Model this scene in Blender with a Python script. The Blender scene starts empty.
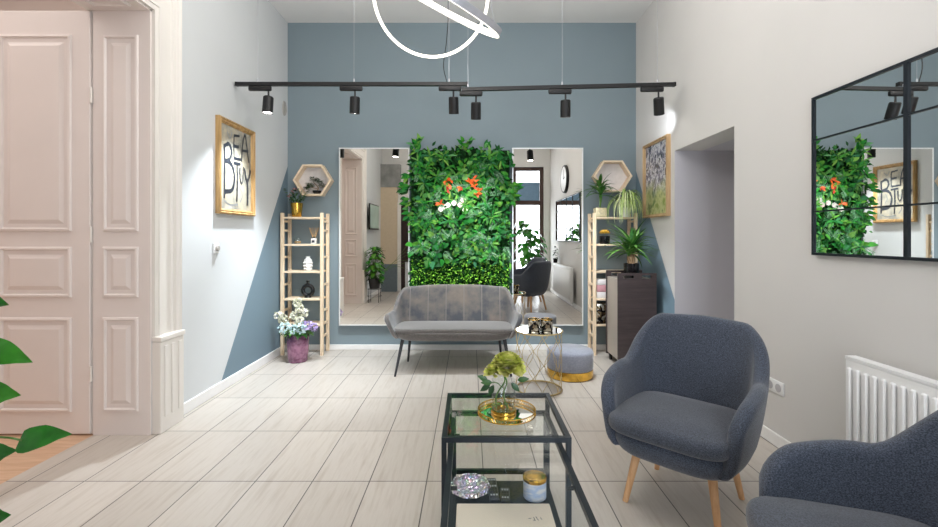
import bpy, bmesh, math, random
from mathutils import Vector, Matrix, Quaternion
R = random.Random(7)
PI = math.pi
sc = bpy.context.scene
C = sc.collection
YB, XL, XR, ZC, YR = 5.03, -2.07, 1.885, 3.71, -0.5   # back wall, left wall, right wall, ceiling, rear wall
V = Vector

# ------------------------------------------------------------------ materials
def lin(c):
    return tuple(((x/12.92) if x <= .04045 else ((x+.055)/1.055)**2.4) for x in [v/255 for v in c]) + (1.0,)

class NT:
    def __init__(s, name):
        s.m = bpy.data.materials.new(name); s.m.use_nodes = True
        s.t = s.m.node_tree; s.n = s.t.nodes; s.l = s.t.links
        s.b = s.n['Principled BSDF']
    def new(s, typ, **kw):
        n = s.n.new(typ)
        for k, v in kw.items():
            if k.startswith('i_'):
                key = k[2:]
                n.inputs[int(key) if key.isdigit() else key.replace('_', ' ')].default_value = v
            else: setattr(n, k, v)
        return n
    def link(s, a, b): s.l.new(a, b)
    def ramp(s, fac, stops):
        r = s.new('ShaderNodeValToRGB')
        e = r.color_ramp.elements
        while len(e) < len(stops): e.new(.5)
        for el, (p, c) in zip(e, stops): el.position = p; el.color = c
        s.link(fac, r.inputs[0]); return r.outputs[0]
    def mix(s, f, a, b, blend='MIX'):
        n = s.new('ShaderNodeMix', data_type='RGBA', blend_type=blend)
        for inp, v in ((n.inputs[0], f), (n.inputs[6], a), (n.inputs[7], b)):
            if isinstance(v, (int, float, tuple)): inp.default_value = v
            else: s.link(v, inp)
        return n.outputs[2]
    def math(s, op, a, b=0.0, c=0.0):
        n = s.new('ShaderNodeMath', operation=op)
        for i, v in enumerate((a, b, c)):
            if isinstance(v, (int, float)): n.inputs[i].default_value = v
            else: s.link(v, n.inputs[i])
        return n.outputs[0]
    def pos(s): return s.new('ShaderNodeNewGeometry').outputs['Position']
    def obj(s): return s.new('ShaderNodeTexCoord').outputs['Object']
    def scaled(s, vec, sx, sy, sz, loc=(0, 0, 0)):
        n = s.new('ShaderNodeMapping'); n.inputs['Scale'].default_value = (sx, sy, sz); n.inputs['Location'].default_value = loc
        s.link(vec, n.inputs[0]); return n.outputs[0]
    def noise(s, vec, scale, detail=3, rough=.5):
        n = s.new('ShaderNodeTexNoise'); n.inputs['Scale'].default_value = scale; n.inputs['Detail'].default_value = detail
        n.inputs['Roughness'].default_value = rough
        s.link(vec, n.inputs['Vector']); return n.outputs[0]
    def bump(s, h, strength=.2, dist=.01):
        n = s.new('ShaderNodeBump'); n.inputs['Strength'].default_value = strength; n.inputs['Distance'].default_value = dist
        s.link(h, n.inputs['Height']); s.link(n.outputs[0], s.b.inputs['Normal'])
    def base(s, v):
        if isinstance(v, tuple): s.b.inputs['Base Color'].default_value = v
        else: s.link(v, s.b.inputs['Base Color'])
    def set(s, **kw):
        for k, v in kw.items(): s.b.inputs[k.replace('_', ' ')].default_value = v
        return s

M = {}
def plain(name, rgb, rough=.5, metal=0, var=.06, nscale=20, bump=0, **kw):
    t = NT(name); c = lin(rgb); o = t.obj(); n = t.noise(o, nscale, 3)
    a = tuple(max(0, x*(1-var)) for x in c[:3])+(1,); b = tuple(min(1, x*(1+var)) for x in c[:3])+(1,)
    t.base(t.ramp(n, [(.3, a), (.7, b)])); t.set(Roughness=rough, Metallic=metal, **kw)
    if bump: t.bump(t.noise(o, nscale*4, 3), bump, .004)
    M[name] = t.m; return t.m

def mat_wall(name, rgb, diag=None, blue=(124, 147, 162)):
    t = NT(name); p = t.pos(); n = t.noise(p, 1.3, 3)
    c = lin(rgb); a = tuple(x*.97 for x in c[:3])+(1,); b = tuple(min(1, x*1.02) for x in c[:3])+(1,)
    col = t.ramp(n, [(.3, a), (.7, b)])
    if diag:
        sep = t.new('ShaderNodeSeparateXYZ'); t.link(p, sep.inputs[0])
        z0, k = diag
        lim = t.math('MULTIPLY_ADD', t.math('SUBTRACT', YB, sep.outputs[1]), -k, z0)
        col = t.mix(t.math('LESS_THAN', sep.outputs[2], lim), col, lin(blue))
    t.base(col); t.set(Roughness=.75)
    t.bump(t.noise(p, 60, 4), .04, .003)
    M[name] = t.m
BLUE = (130, 145, 152)
mat_wall('wall_l', (212, 214, 215), (2.08, 1.49), (116, 136, 148))
mat_wall('wall_r', (216, 213, 210), (2.03, 1.40), (120, 144, 160))
mat_wall('wall_blue', BLUE)
mat_wall('wall_white', (226, 224, 222))
mat_wall('ceiling', (238, 236, 234))
mat_wall('wall_pink', (240, 228, 222))
mat_wall('alcove', (200, 198, 204))
plain('trim', (240, 238, 236), .4, var=.02)
plain('door_cream', (232, 222, 217), .42, var=.02, nscale=3)
plain('casing_cream', (234, 228, 221), .4, var=.02, nscale=3)

t = NT('tiles'); p = t.pos()                       # 30 x 60 cm grained floor tiles on a straight grid
v = t.scaled(p, 1, 1, 1, (-.072+.0, -(-.07), 0))
br = t.new('ShaderNodeTexBrick', offset=0.0, squash=1.0)
br.inputs['Scale'].default_value = 1; br.inputs['Mortar Size'].default_value = .003; br.inputs['Mortar Smooth'].default_value = .1
br.inputs['Brick Width'].default_value = .3; br.inputs['Row Height'].default_value = .6; br.inputs['Bias'].default_value = 0
br.inputs['Color1'].default_value = lin((200, 192, 183)); br.inputs['Color2'].default_value = lin((190, 182, 173)); br.inputs['Mortar'].default_value = lin((92, 88, 84))
t.link(v, br.inputs['Vector'])
g = t.noise(t.scaled(p, 14, 1.1, 1), 2.2, 5, .6)
gr = t.ramp(g, [(.3, (.84, .81, .78, 1)), (.52, (1, 1, 1, 1)), (.75, (.90, .88, .86, 1))])
t.base(t.mix(1.0, br.outputs['Color'], gr, 'MULTIPLY')); t.set(Roughness=.33)
t.bump(t.math('SUBTRACT', 1.0, br.outputs['Fac']), .25, .003)
M['tiles'] = t.m

t = NT('parquet'); p = t.pos()
br = t.new('ShaderNodeTexBrick', offset=.5); br.inputs['Scale'].default_value = 1
br.inputs['Mortar Size'].default_value = .001; br.inputs['Brick Width'].default_value = .9; br.inputs['Row Height'].default_value = .09
br.inputs['Color1'].default_value = lin((214, 178, 146)); br.inputs['Color2'].default_value = lin((200, 160, 128)); br.inputs['Mortar'].default_value = lin((140, 100, 75))
t.link(p, br.inputs['Vector'])
t.base(t.mix(.5, br.outputs['Color'], t.ramp(t.noise(t.scaled(p, 1.5, 16, 1), 3, 4), [(.3, lin((190, 150, 118))), (.7, lin((228, 196, 166)))]))); t.set(Roughness=.4)
M['parquet'] = t.m

def fabric(name, c1, c2, scale=220, rough=.9, big=3, sheen=.3):
    t = NT(name); o = t.obj()
    f = t.noise(t.scaled(o, 1, 1, 1.6), scale, 2, .7)
    col = t.ramp(f, [(.36, lin(c1)), (.64, lin(c2))])
    b = t.ramp(t.noise(o, big, 3), [(.3, (.86, .86, .86, 1)), (.7, (1.08, 1.08, 1.08, 1))])
    t.base(t.mix(1.0, col, b, 'MULTIPLY')); t.set(Roughness=rough, Sheen_Weight=sheen, Sheen_Roughness=.5)
    t.bump(f, .35, .002); M[name] = t.m
fabric('denim_fabric', (38, 43, 54), (86, 94, 110), 210)
fabric('denim_cushion', (38, 42, 51), (80, 86, 99), 210)
fabric('velvet_grey', (84, 80, 77), (100, 94, 90), 60, .75, 5, .8)
fabric('velvet_blue', (134, 138, 152), (150, 154, 168), 60, .8, 5, .6)
t = NT('velvet_channel'); o = t.obj()              # grey velvet with vertical stitched seams and brushed patches
sep = t.new('ShaderNodeSeparateXYZ'); t.link(o, sep.inputs[0])
saw = t.math('ABSOLUTE', t.math('SUBTRACT', t.math('FRACT', t.math('MULTIPLY', sep.outputs[0], 5.6)), .5))
seam = t.math('LESS_THAN', saw, .02)
pat = t.ramp(t.noise(o, 5, 4, .6), [(.38, lin((70, 72, 78))), (.5, lin((98, 94, 92))), (.66, lin((120, 109, 101)))])
t.base(t.mix(seam, pat, lin((124, 118, 113)))); t.set(Roughness=.7, Sheen_Weight=.7, Sheen_Roughness=.4)
t.bump(t.math('MULTIPLY', saw, -1.0), .2, .01); M['velvet_channel'] = t.m

def wood(name, c1, c2, axis='z', rough=.5):
    t = NT(name); o = t.obj()
    s = {'z': (18, 18, 1.5), 'x': (1.5, 18, 18), 'y': (18, 1.5, 18)}[axis]
    f = t.noise(t.scaled(o, *s), 2.5, 4, .6)
    t.base(t.ramp(f, [(.3, lin(c1)), (.7, lin(c2))])); t.set(Roughness=rough); M[name] = t.m
wood('pine', (226, 198, 164), (246, 225, 196))
wood('pine_x', (230, 204, 172), (248, 228, 200), 'x')
wood('oak_leg', (202, 150, 102), (230, 184, 138))
wood('dark_laminate', (56, 47, 48), (74, 63, 63), 'x', .38)
wood('gilt', (146, 110, 66), (204, 166, 108), 'z', .38)
wood('frame_tan', (160, 128, 92), (204, 174, 132))
wood('brown_frame', (62, 44, 40), (78, 56, 50))
wood('dark_door', (34, 18, 18), (52, 28, 26))
plain('taupe_panel', (168, 158, 148), .3, 0, .05, 3)
plain('black_metal', (30, 37, 44), .35, .3, .1)
plain('black_matte', (12, 12, 14), .5)
plain('charcoal_metal', (62, 62, 66), .4, .5)
plain('white_enamel', (244, 244, 244), .35, 0, .01)
plain('silver_alu', (190, 190, 196), .35, .4)
plain('white_plastic', (240, 240, 240), .4, 0, .01)
plain('gold', (214, 170, 74), .22, 1, .08)
plain('brass_wire', (200, 178, 130), .35, .8, .05)
plain('polished_gold', (216, 172, 78), .18, 1, .35, 14)
plain('white_ceramic', (236, 234, 232), .35)
plain('black_glaze', (14, 14, 16), .2)
plain('cream_board', (240, 224, 206), .45, 0, .03, 4)
plain('ink', (60, 62, 70), .6)
plain('remote_body', (58, 60, 68), .3)
plain('soil', (48, 36, 28), .9)
plain('bark', (150, 122, 90), .8, 0, .3, 30, .4)
plain('stem_green', (84, 122, 52), .5)
plain('pebble_pot', (222, 208, 170), .4, .2, .2, 40)
plain('pink_box', (206, 150, 156), .6)
plain('white_box', (228, 222, 220), .6)
plain('concrete', (150, 150, 148), .8, 0, .25, 5, .2)
plain('cream_panel', (216, 196, 170), .6, 0, .03)
plain('dado', (108, 120, 128), .6)
plain('screen_glow', (170, 196, 186), .2, 0, .1, 2)
plain('grey_sensor', (170, 166, 160), .5)
plain('blind', (120, 150, 178), .7)
plain('paper', (220, 222, 226), .7)
plain('reed', (190, 150, 100), .7)
plain('terracotta_dark', (44, 46, 48), .5)

t = NT('mirror'); t.base((.90, .92, .92, 1)); t.set(Roughness=.0, Metallic=1); M['mirror'] = t.m
t = NT('mirror_warm'); t.base((.76, .74, .70, 1)); t.set(Roughness=.0, Metallic=1); M['mirror_warm'] = t.m
t = NT('mirror_frame'); t.base(lin((238, 240, 240))); t.set(Roughness=.3, Metallic=.3); M['mirror_frame'] = t.m

def glassy(name, tint, gloss=.1, rough=.02):       # thin clear glass
    m = bpy.data.materials.new(name); m.use_nodes = True; n = m.node_tree.nodes; l = m.node_tree.links; n.clear()
    o = n.new('ShaderNodeOutputMaterial'); mx = n.new('ShaderNodeMixShader'); tr = n.new('ShaderNodeBsdfTransparent'); gl = n.new('ShaderNodeBsdfGlossy')
    lw = n.new('ShaderNodeLayerWeight'); pw = n.new('ShaderNodeMath'); pw.operation = 'POWER'; pw.inputs[1].default_value = 4.0; l.new(lw.outputs['Facing'], pw.inputs[0])
    ma = n.new('ShaderNodeMath'); ma.operation = 'MULTIPLY_ADD'; ma.inputs[1].default_value = .55; ma.inputs[2].default_value = gloss; l.new(pw.outputs[0], ma.inputs[0])
    tr.inputs[0].default_value = tint; gl.inputs['Roughness'].default_value = rough
    l.new(ma.outputs[0], mx.inputs[0]); l.new(tr.outputs[0], mx.inputs[1]); l.new(gl.outputs[0], mx.inputs[2]); l.new(mx.outputs[0], o.inputs[0])
    M[name] = m
glassy('table_glass', (.97, .985, .98, 1), .02)
glassy('clear_glass', (.95, .97, .97, 1), .05)
glassy('window_glass', (.95, .97, 1, 1), .02)

t = NT('purple_glass'); o = t.obj(); sep = t.new('ShaderNodeSeparateXYZ'); t.link(o, sep.inputs[0])
t.base(t.mix(.35, t.ramp(t.math('MULTIPLY_ADD', sep.outputs[2], 3.4, .5), [(0, lin((116, 66, 96))), (.55, lin((150, 96, 122))), (.85, lin((70, 28, 62)))]), t.ramp(t.noise(o, 25, 4), [(.4, lin((80, 40, 70))), (.6, lin((170, 120, 150)))]))); t.set(Roughness=.08, Coat_Weight=.6)
M['purple_glass'] = t.m
t = NT('crystal'); o = t.obj(); vo = t.new('ShaderNodeTexVoronoi'); vo.inputs['Scale'].default_value = 55; t.link(o, vo.inputs['Vector'])
hs = t.new('ShaderNodeHueSaturation'); hs.inputs['Saturation'].default_value = .55; hs.inputs['Value'].default_value = 1.1; t.link(vo.outputs['Color'], hs.inputs['Color'])
t.base(t.mix(.55, hs.outputs[0], (.75, .7, .82, 1))); t.set(Roughness=.08, Metallic=.75); t.bump(vo.outputs['Distance'], .8, .01); M['crystal'] = t.m
t = NT('mosaic_mirror'); o = t.obj(); vo = t.new('ShaderNodeTexVoronoi'); vo.inputs['Scale'].default_value = 45; t.link(o, vo.inputs['Vector'])
sx = t.new('ShaderNodeSeparateXYZ'); t.link(vo.outputs['Color'], sx.inputs[0])
t.base(t.ramp(sx.outputs[0], [(.3, (.01, .01, .012, 1)), (.5, lin((120, 96, 60))), (.85, lin((210, 205, 190)))])); t.set(Roughness=.15, Metallic=.7); M['mosaic_mirror'] = t.m
t = NT('marble_blue'); o = t.obj()
t.base(t.ramp(t.noise(t.scaled(o, 1, 1, 2.5), 14, 5), [(.35, lin((236, 238, 244))), (.5, lin((186, 206, 238))), (.62, lin((240, 240, 244)))])); t.set(Roughness=.25); M['marble_blue'] = t.m

def leafmat(name, stops, rough=.42, trans=0.0, spec=.5):
    t = NT(name); ge = t.new('ShaderNodeNewGeometry')
    col = t.ramp(ge.outputs['Random Per Island'], [(p, lin(c)) for p, c in stops])
    n = t.ramp(t.noise(ge.outputs['Position'], 25, 2), [(.3, (.72, .72, .72, 1)), (.7, (1.2, 1.15, 1.15, 1))])
    t.base(t.mix(1.0, col, n, 'MULTIPLY')); t.set(Roughness=rough)
    t.b.inputs['Specular IOR Level'].default_value = spec
    M[name] = t.m
leafmat('leaf_wall', [(0, (14, 70, 30)), (.2, (22, 98, 40)), (.4, (34, 130, 40)), (.6, (84, 150, 44)), (.8, (40, 112, 72)), (.92, (118, 170, 66)), (1, (84, 148, 100))], .6, spec=.25)
leafmat('leaf_silver', [(0, (70, 122, 84)), (.5, (98, 148, 104)), (1, (120, 166, 130))])
leafmat('leaf_boxwood', [(0, (70, 140, 26)), (.5, (116, 190, 48)), (1, (160, 218, 84))], .6, spec=.25)
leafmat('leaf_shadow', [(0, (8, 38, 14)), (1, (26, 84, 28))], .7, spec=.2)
leafmat('leaf_orange', [(0, (196, 70, 24)), (.6, (228, 110, 30)), (1, (170, 44, 40))])
leafmat('leaf_white', [(0, (240, 236, 232)), (.7, (250, 246, 240)), (1, (236, 190, 186))])
leafmat('leaf_pothos', [(0, (28, 104, 26)), (.5, (44, 132, 32)), (1, (92, 156, 40))], .25)
leafmat('leaf_dark', [(0, (26, 60, 34)), (.5, (44, 84, 44)), (1, (70, 112, 56))], .4)
leafmat('leaf_palm', [(0, (34, 88, 38)), (.5, (64, 122, 48)), (1, (110, 160, 74))], .35)
leafmat('leaf_spider', [(0, (130, 178, 70)), (.4, (200, 222, 140)), (.7, (240, 246, 206)), (1, (150, 190, 90))], .4)
leafmat('petal_green', [(0, (168, 180, 70)), (.5, (198, 204, 100)), (1, (222, 218, 138))], .5)
leafmat('petal_mix', [(0, (244, 242, 230)), (.6, (240, 240, 222)), (1, (222, 228, 190))], .6)
leafmat('petal_lilac', [(0, (184, 166, 222)), (1, (214, 196, 236))], .6)
leafmat('petal_aqua', [(0, (186, 222, 228)), (1, (222, 238, 236))], .6)
leafmat('petal_yellow', [(0, (222, 176, 52)), (1, (240, 206, 96))], .6)

def emis(name, col, s):
    m = bpy.data.materials.new(name); m.use_nodes = True; n = m.node_tree.nodes; n.clear()
    e = n.new('ShaderNodeEmission'); o = n.new('ShaderNodeOutputMaterial'); e.inputs[0].default_value = col; e.inputs[1].default_value = s
    m.node_tree.links.new(e.outputs[0], o.inputs[0]); M[name] = m
emis('led', (1, .92, .80, 1), 4)
emis('lens', (1, .97, .92, 1), 25)

t = NT('art_beauty'); o = t.obj()
t.base(t.mix(t.noise(o, 9, 4), t.ramp(t.noise(o, 7, 5, .65), [(.35, lin((104, 104, 100))), (.5, lin((164, 156, 138))), (.65, lin((206, 186, 150)))]), lin((178, 172, 156)))); t.set(Roughness=.25, Coat_Weight=.4); M['art_beauty'] = t.m
t = NT('art_blossom'); o = t.obj()
sep = t.new('ShaderNodeSeparateXYZ'); t.link(o, sep.inputs[0])
top = t.ramp(t.noise(t.scaled(o, 1, 1, .7), 16, 5, .7), [(.38, lin((40, 42, 56))), (.46, lin((120, 118, 136))), (.54, lin((224, 222, 228))), (.62, lin((70, 66, 84)))])
bot = t.ramp(t.noise(o, 9, 4), [(.35, lin((150, 164, 96))), (.5, lin((206, 206, 150))), (.65, lin((120, 140, 90)))])
f = t.math('MULTIPLY_ADD', sep.outputs[2], 6.0, t.math('MULTIPLY', t.noise(o, 6, 3), 1.4))
f = t.math('MINIMUM', t.math('MAXIMUM', t.math('ADD', f, .3), 0), 1)
t.base(t.mix(f, bot, top)); t.set(Roughness=.2, Coat_Weight=.5); M['art_blossom'] = t.m
plain('stroke_dark', (40, 44, 52), .4)
plain('stroke_grey', (126, 126, 124), .5)

# ------------------------------------------------------------------ geometry helpers
def BM(): return bmesh.new()
def obj(name, bm, mat, parent=None, loc=None, smooth=True, ang=38, local=False):
    """link bm as one mesh; vertices are given in the parent's local frame"""
    bmesh.ops.recalc_face_normals(bm, faces=bm.faces)
    if smooth:
        a = math.radians(ang)
        for f in bm.faces: f.smooth = True
        for e in bm.edges:
            if len(e.link_faces) == 2 and e.calc_face_angle(0) > a: e.smooth = False
    me = bpy.data.meshes.new(name)
    if loc is None and bm.verts:
        xs = [v.co for v in bm.verts]
        lo = V((min(p.x for p in xs), min(p.y for p in xs), min(p.z for p in xs))); hi = V((max(p.x for p in xs), max(p.y for p in xs), max(p.z for p in xs)))
        loc = (lo+hi)/2
        if parent is None: loc.z = lo.z
    loc = V(loc)
    bmesh.ops.translate(bm, verts=bm.verts, vec=-loc)
    bm.to_mesh(me); bm.free()
    for m in (mat if isinstance(mat, (list, tuple)) else [mat]): me.materials.append(M[m])
    o = bpy.data.objects.new(name, me); C.objects.link(o); o.location = loc
    if parent is not None: o.parent = parent
    return o
def tag(o, label, cat, group=None, kind=None):
    o['label'] = label; o['category'] = cat
    if group: o['group'] = group
    if kind: o['kind'] = kind
    return o
def thing(name, label, cat, loc=(0, 0, 0), rz=0, group=None):
    o = bpy.data.objects.new(name, None); C.objects.link(o); o.location = loc; o.rotation_euler = (0, 0, rz); o.empty_display_size = .05
    return tag(o, label, cat, group)
def struct(name, bm, mat, **k):
    o = obj(name, bm, mat, smooth=False, **k); o['kind'] = 'structure'; return o
def copy_tree(o, parent=None):
    c = o.copy(); C.objects.link(c)
    if parent is not None: c.parent = parent
    for ch in list(o.children): copy_tree(ch, c)
    return c

def box(bm, x0, x1, y0, y1, z0, z1, bev=0, seg=2, mat=None):
    vs = [bm.verts.new((x, y, z)) for z in (z0, z1) for y in (y0, y1) for x in (x0, x1)]
    fs = [bm.faces.new([vs[i] for i in q]) for q in ((0, 2, 3, 1), (4, 5, 7, 6), (0, 1, 5, 4), (2, 6, 7, 3), (0, 4, 6, 2), (1, 3, 7, 5))]
    if bev:
        es = list({e for f in fs for e in f.edges})
        bmesh.ops.bevel(bm, geom=es, offset=bev, segments=seg, profile=.5, affect='EDGES')
    return vs
def frame_of(d):
    d = V(d).normalized(); a = V((0, 0, 1)) if abs(d.z) < .95 else V((1, 0, 0))
    x = d.cross(a).normalized(); return x, x.cross(d).normalized()
def tube(bm, pts, r, n=8, closed=False, cap=True):
    pts = [V(p) for p in pts]; N = len(pts); rings = []
    px = None
    for i, p in enumerate(pts):
        if closed: d = pts[(i+1) % N]-pts[i-1]
        else: d = pts[min(i+1, N-1)]-pts[max(i-1, 0)]
        d.normalize()
        if px is None: x, y = frame_of(d)
        else:
            x = px-d*px.dot(d); x.normalize(); y = x.cross(d)
        px = x
        rr = r(i/(N-1)) if callable(r) else r
        rings.append([bm.verts.new(p+(x*math.cos(2*PI*k/n)+y*math.sin(2*PI*k/n))*rr) for k in range(n)])
    for i in range(N if closed else N-1):
        a, b = rings[i], rings[(i+1) % N]
        off = 0
        if closed and i == N-1:   # match twist
            off = min(range(n), key=lambda s: (a[0].co-b[s].co).length)
        for k in range(n): bm.faces.new((a[k], a[(k+1) % n], b[(k+1+off) % n], b[(k+off) % n]))
    if cap and not closed:
        bm.faces.new(rings[0]); bm.faces.new(rings[-1])
def bar(bm, a, b, w, h, up=(0, 0, 1)):
    a, b = V(a), V(b); d = (b-a).normalized(); s = d.cross(V(up)).normalized(); u = s.cross(d).normalized()
    q = [[bm.verts.new(p+s*i*w/2+u*j*h/2) for i, j in ((-1, -1), (1, -1), (1, 1), (-1, 1))] for p in (a, b)]
    bm.faces.new(q[0]); bm.faces.new(q[1][::-1])
    for k in range(4): bm.faces.new((q[0][k], q[0][(k+1) % 4], q[1][(k+1) % 4], q[1][k]))
def lathe(bm, prof, n=32, c=(0, 0, 0), wob=None):
    rings = []
    for r, z in prof:
        if r < 1e-5: rings.append([bm.verts.new((c[0], c[1], c[2]+z))])
        else: rings.append([bm.verts.new((c[0]+r*(wob(k/n, z) if wob else 1)*math.cos(2*PI*k/n), c[1]+r*(wob(k/n, z) if wob else 1)*math.sin(2*PI*k/n), c[2]+z)) for k in range(n)])
    for a, b in zip(rings, rings[1:]):
        for k in range(n):
            if len(a) == 1 and len(b) == 1: break
            if len(a) == 1: bm.faces.new((a[0], b[k], b[(k+1) % n]))
            elif len(b) == 1: bm.faces.new((a[k], a[(k+1) % n], b[0]))
            else: bm.faces.new((a[k], a[(k+1) % n], b[(k+1) % n], b[k]))
def ringpts(c, r, n=64, nrm=(0, 0, 1)):
    x, y = frame_of(nrm); c = V(c)
    return [c+(x*math.cos(2*PI*k/n)+y*math.sin(2*PI*k/n))*r for k in range(n)]
def catmull(P, n=12):
    P = [V(p) for p in P]; Q = [P[0]*2-P[1]]+P+[P[-1]*2-P[-2]]; out = []
    for i in range(1, len(Q)-2):
        for k in range(n):
            t = k/n; a, b, c, d = Q[i-1:i+3]
            out.append(.5*((2*b)+(c-a)*t+(2*a-5*b+4*c-d)*t*t+(3*b-a-3*c+d)*t**3))
    out.append(P[-1]); return out
def resample(P, n):
    L = [0]
    for a, b in zip(P, P[1:]): L.append(L[-1]+(b-a).length)
    out = []; j = 0
    for i in range(n):
        s = L[-1]*i/(n-1)
        while j < len(P)-2 and L[j+1] < s: j += 1
        t = (s-L[j])/max(1e-9, L[j+1]-L[j]); out.append(P[j].lerp(P[j+1], t))
    return out, L[-1]
SH = {'oval': (0, .62, .95, 1, .78, .4, 0), 'heart': (.35, .95, 1, .85, .6, .28, 0), 'lance': (.1, .5, .85, 1, .8, .45, 0), 'strap': (.45, .8, 1, 1, .85, .5, 0), 'round': (0, .8, 1, 1, .95, .65, 0)}
def leaf(bm, base, d, nrm, L, W, shape='oval', curl=.25, fold=.15):
    """one leaf: starts at base, runs along d, faces nrm; curl bends it away from nrm, fold lifts the edges"""
    d = V(d).normalized(); nrm = V(nrm); nrm = (nrm-d*nrm.dot(d))
    if nrm.length < 1e-4: nrm = frame_of(d)[1]
    nrm.normalize(); s = d.cross(nrm); prof = SH[shape]; N = len(prof)-1; rows = []
    for i, w in enumerate(prof):
        u = i/N; a = curl*u*1.6
        c = V(base)+d*(L*(math.sin(a)/a*u if a > 1e-3 else u))-nrm*(L*u*(math.sin(a/2)))
        if w == 0: rows.append([bm.verts.new(c)]); continue
        h = W/2*w; rows.append([bm.verts.new(c-s*h+nrm*fold*h), bm.verts.new(c), bm.verts.new(c+s*h+nrm*fold*h)])
    for a, b in zip(rows, rows[1:]):
        if len(a) == 1: bm.faces.new((a[0], b[0], b[1])); bm.faces.new((a[0], b[1], b[2]))
        elif len(b) == 1: bm.faces.new((a[0], a[1], b[0])); bm.faces.new((a[1], a[2], b[0]))
        else: bm.faces.new((a[0], a[1], b[1], b[0])); bm.faces.new((a[1], a[2], b[2], b[1]))
def rv(s=1): return V((R.uniform(-s, s), R.uniform(-s, s), R.uniform(-s, s)))
def arcleaf(bm, base, az, elev, L, W, droop, seg=8, shape=None):
    """long strap leaf that rises at elev and droops; azimuth az"""
    p = V(base); e = elev; rows = []; h = V((math.cos(az), math.sin(az), 0)); s = V((-math.sin(az), math.cos(az), 0))
    for i in range(seg+1):
        u = i/seg; w = W/2*(math.sin(PI*min(1, .12+.88*u)**.75) if u < 1 else 0)
        nrm = V((-math.sin(e)*h.x, -math.sin(e)*h.y, math.cos(e)))
        if i == seg: rows.append([bm.verts.new(p)])
        else: rows.append([bm.verts.new(p-s*w+nrm*w*.35), bm.verts.new(p), bm.verts.new(p+s*w+nrm*w*.35)])
        p = p+(h*math.cos(e)+V((0, 0, 1))*math.sin(e))*(L/seg); e -= droop/seg
    for a, b in zip(rows, rows[1:]):
        if len(b) == 1: bm.faces.new((a[0], a[1], b[0])); bm.faces.new((a[1], a[2], b[0]))
        else: bm.faces.new((a[0], a[1], b[1], b[0])); bm.faces.new((a[1], a[2], b[2], b[1]))
def prism(bm, poly, axis, d0, d1):
    """extrude a 2D polygon along axis ('x','y','z')"""
    def P(p, d): return {'x': (d, p[0], p[1]), 'y': (p[0], d, p[1]), 'z': (p[0], p[1], d)}[axis]
    a = [bm.verts.new(P(p, d0)) for p in poly]; b = [bm.verts.new(P(p, d1)) for p in poly]; n = len(poly)
    bm.faces.new(a); bm.faces.new(b[::-1])
    for k in range(n): bm.faces.new((a[k], a[(k+1) % n], b[(k+1) % n], b[k]))
def slab(bm, hx, y0, y1, z0, z1, puff=0, e=4.0, n=44, rr=.03, taper=1.0, crown=.0):
    """superellipse cushion; rounded rim, optional crown"""
    cy = (y0+y1)/2; hy = (y1-y0)/2; rings = []
    lv = [(.0, z0, 0), (.6, z0, 0)]
    K = 5
    for i in range(K+1):
        a = PI/2*i/K; lv.append((1-rr/hx*(1-math.sin(a)), z0+rr*(1-math.cos(a)), 0))
    for i in range(K+1):
        a = PI/2*i/K; lv.append((1-rr/hx*(1-math.cos(a)), z1-rr*(1-math.sin(a)), 0))
    lv += [(.8, z1, .45), (.5, z1, .85), (.2, z1, 1), (0, z1, 1)]
    for s, z, cr in lv:
        zz = z+crown*cr
        if s == 0: rings.append([bm.verts.new((0, cy, zz))]); continue
        tp = taper+(1-taper)*((z-z0)/(z1-z0))
        ring = []
        for k in range(n):
            a = 2*PI*k/n; c, s_ = math.cos(a), math.sin(a)
            ring.append(bm.verts.new((hx*s*tp*math.copysign(abs(c)**(2/e), c), cy+hy*s*tp*math.copysign(abs(s_)**(2/e), s_), zz)))
        rings.append(ring)
    for a, b in zip(rings, rings[1:]):
        for k in range(n):
            if len(a) == 1: bm.faces.new((a[0], b[k], b[(k+1) % n]))
            elif len(b) == 1: bm.faces.new((a[k], a[(k+1) % n], b[0]))
            else: bm.faces.new((a[k], a[(k+1) % n], b[(k+1) % n], b[k]))
def smoothstep(a, b, x):
    t = max(0, min(1, (x-a)/(b-a))); return t*t*(3-2*t)
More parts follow.
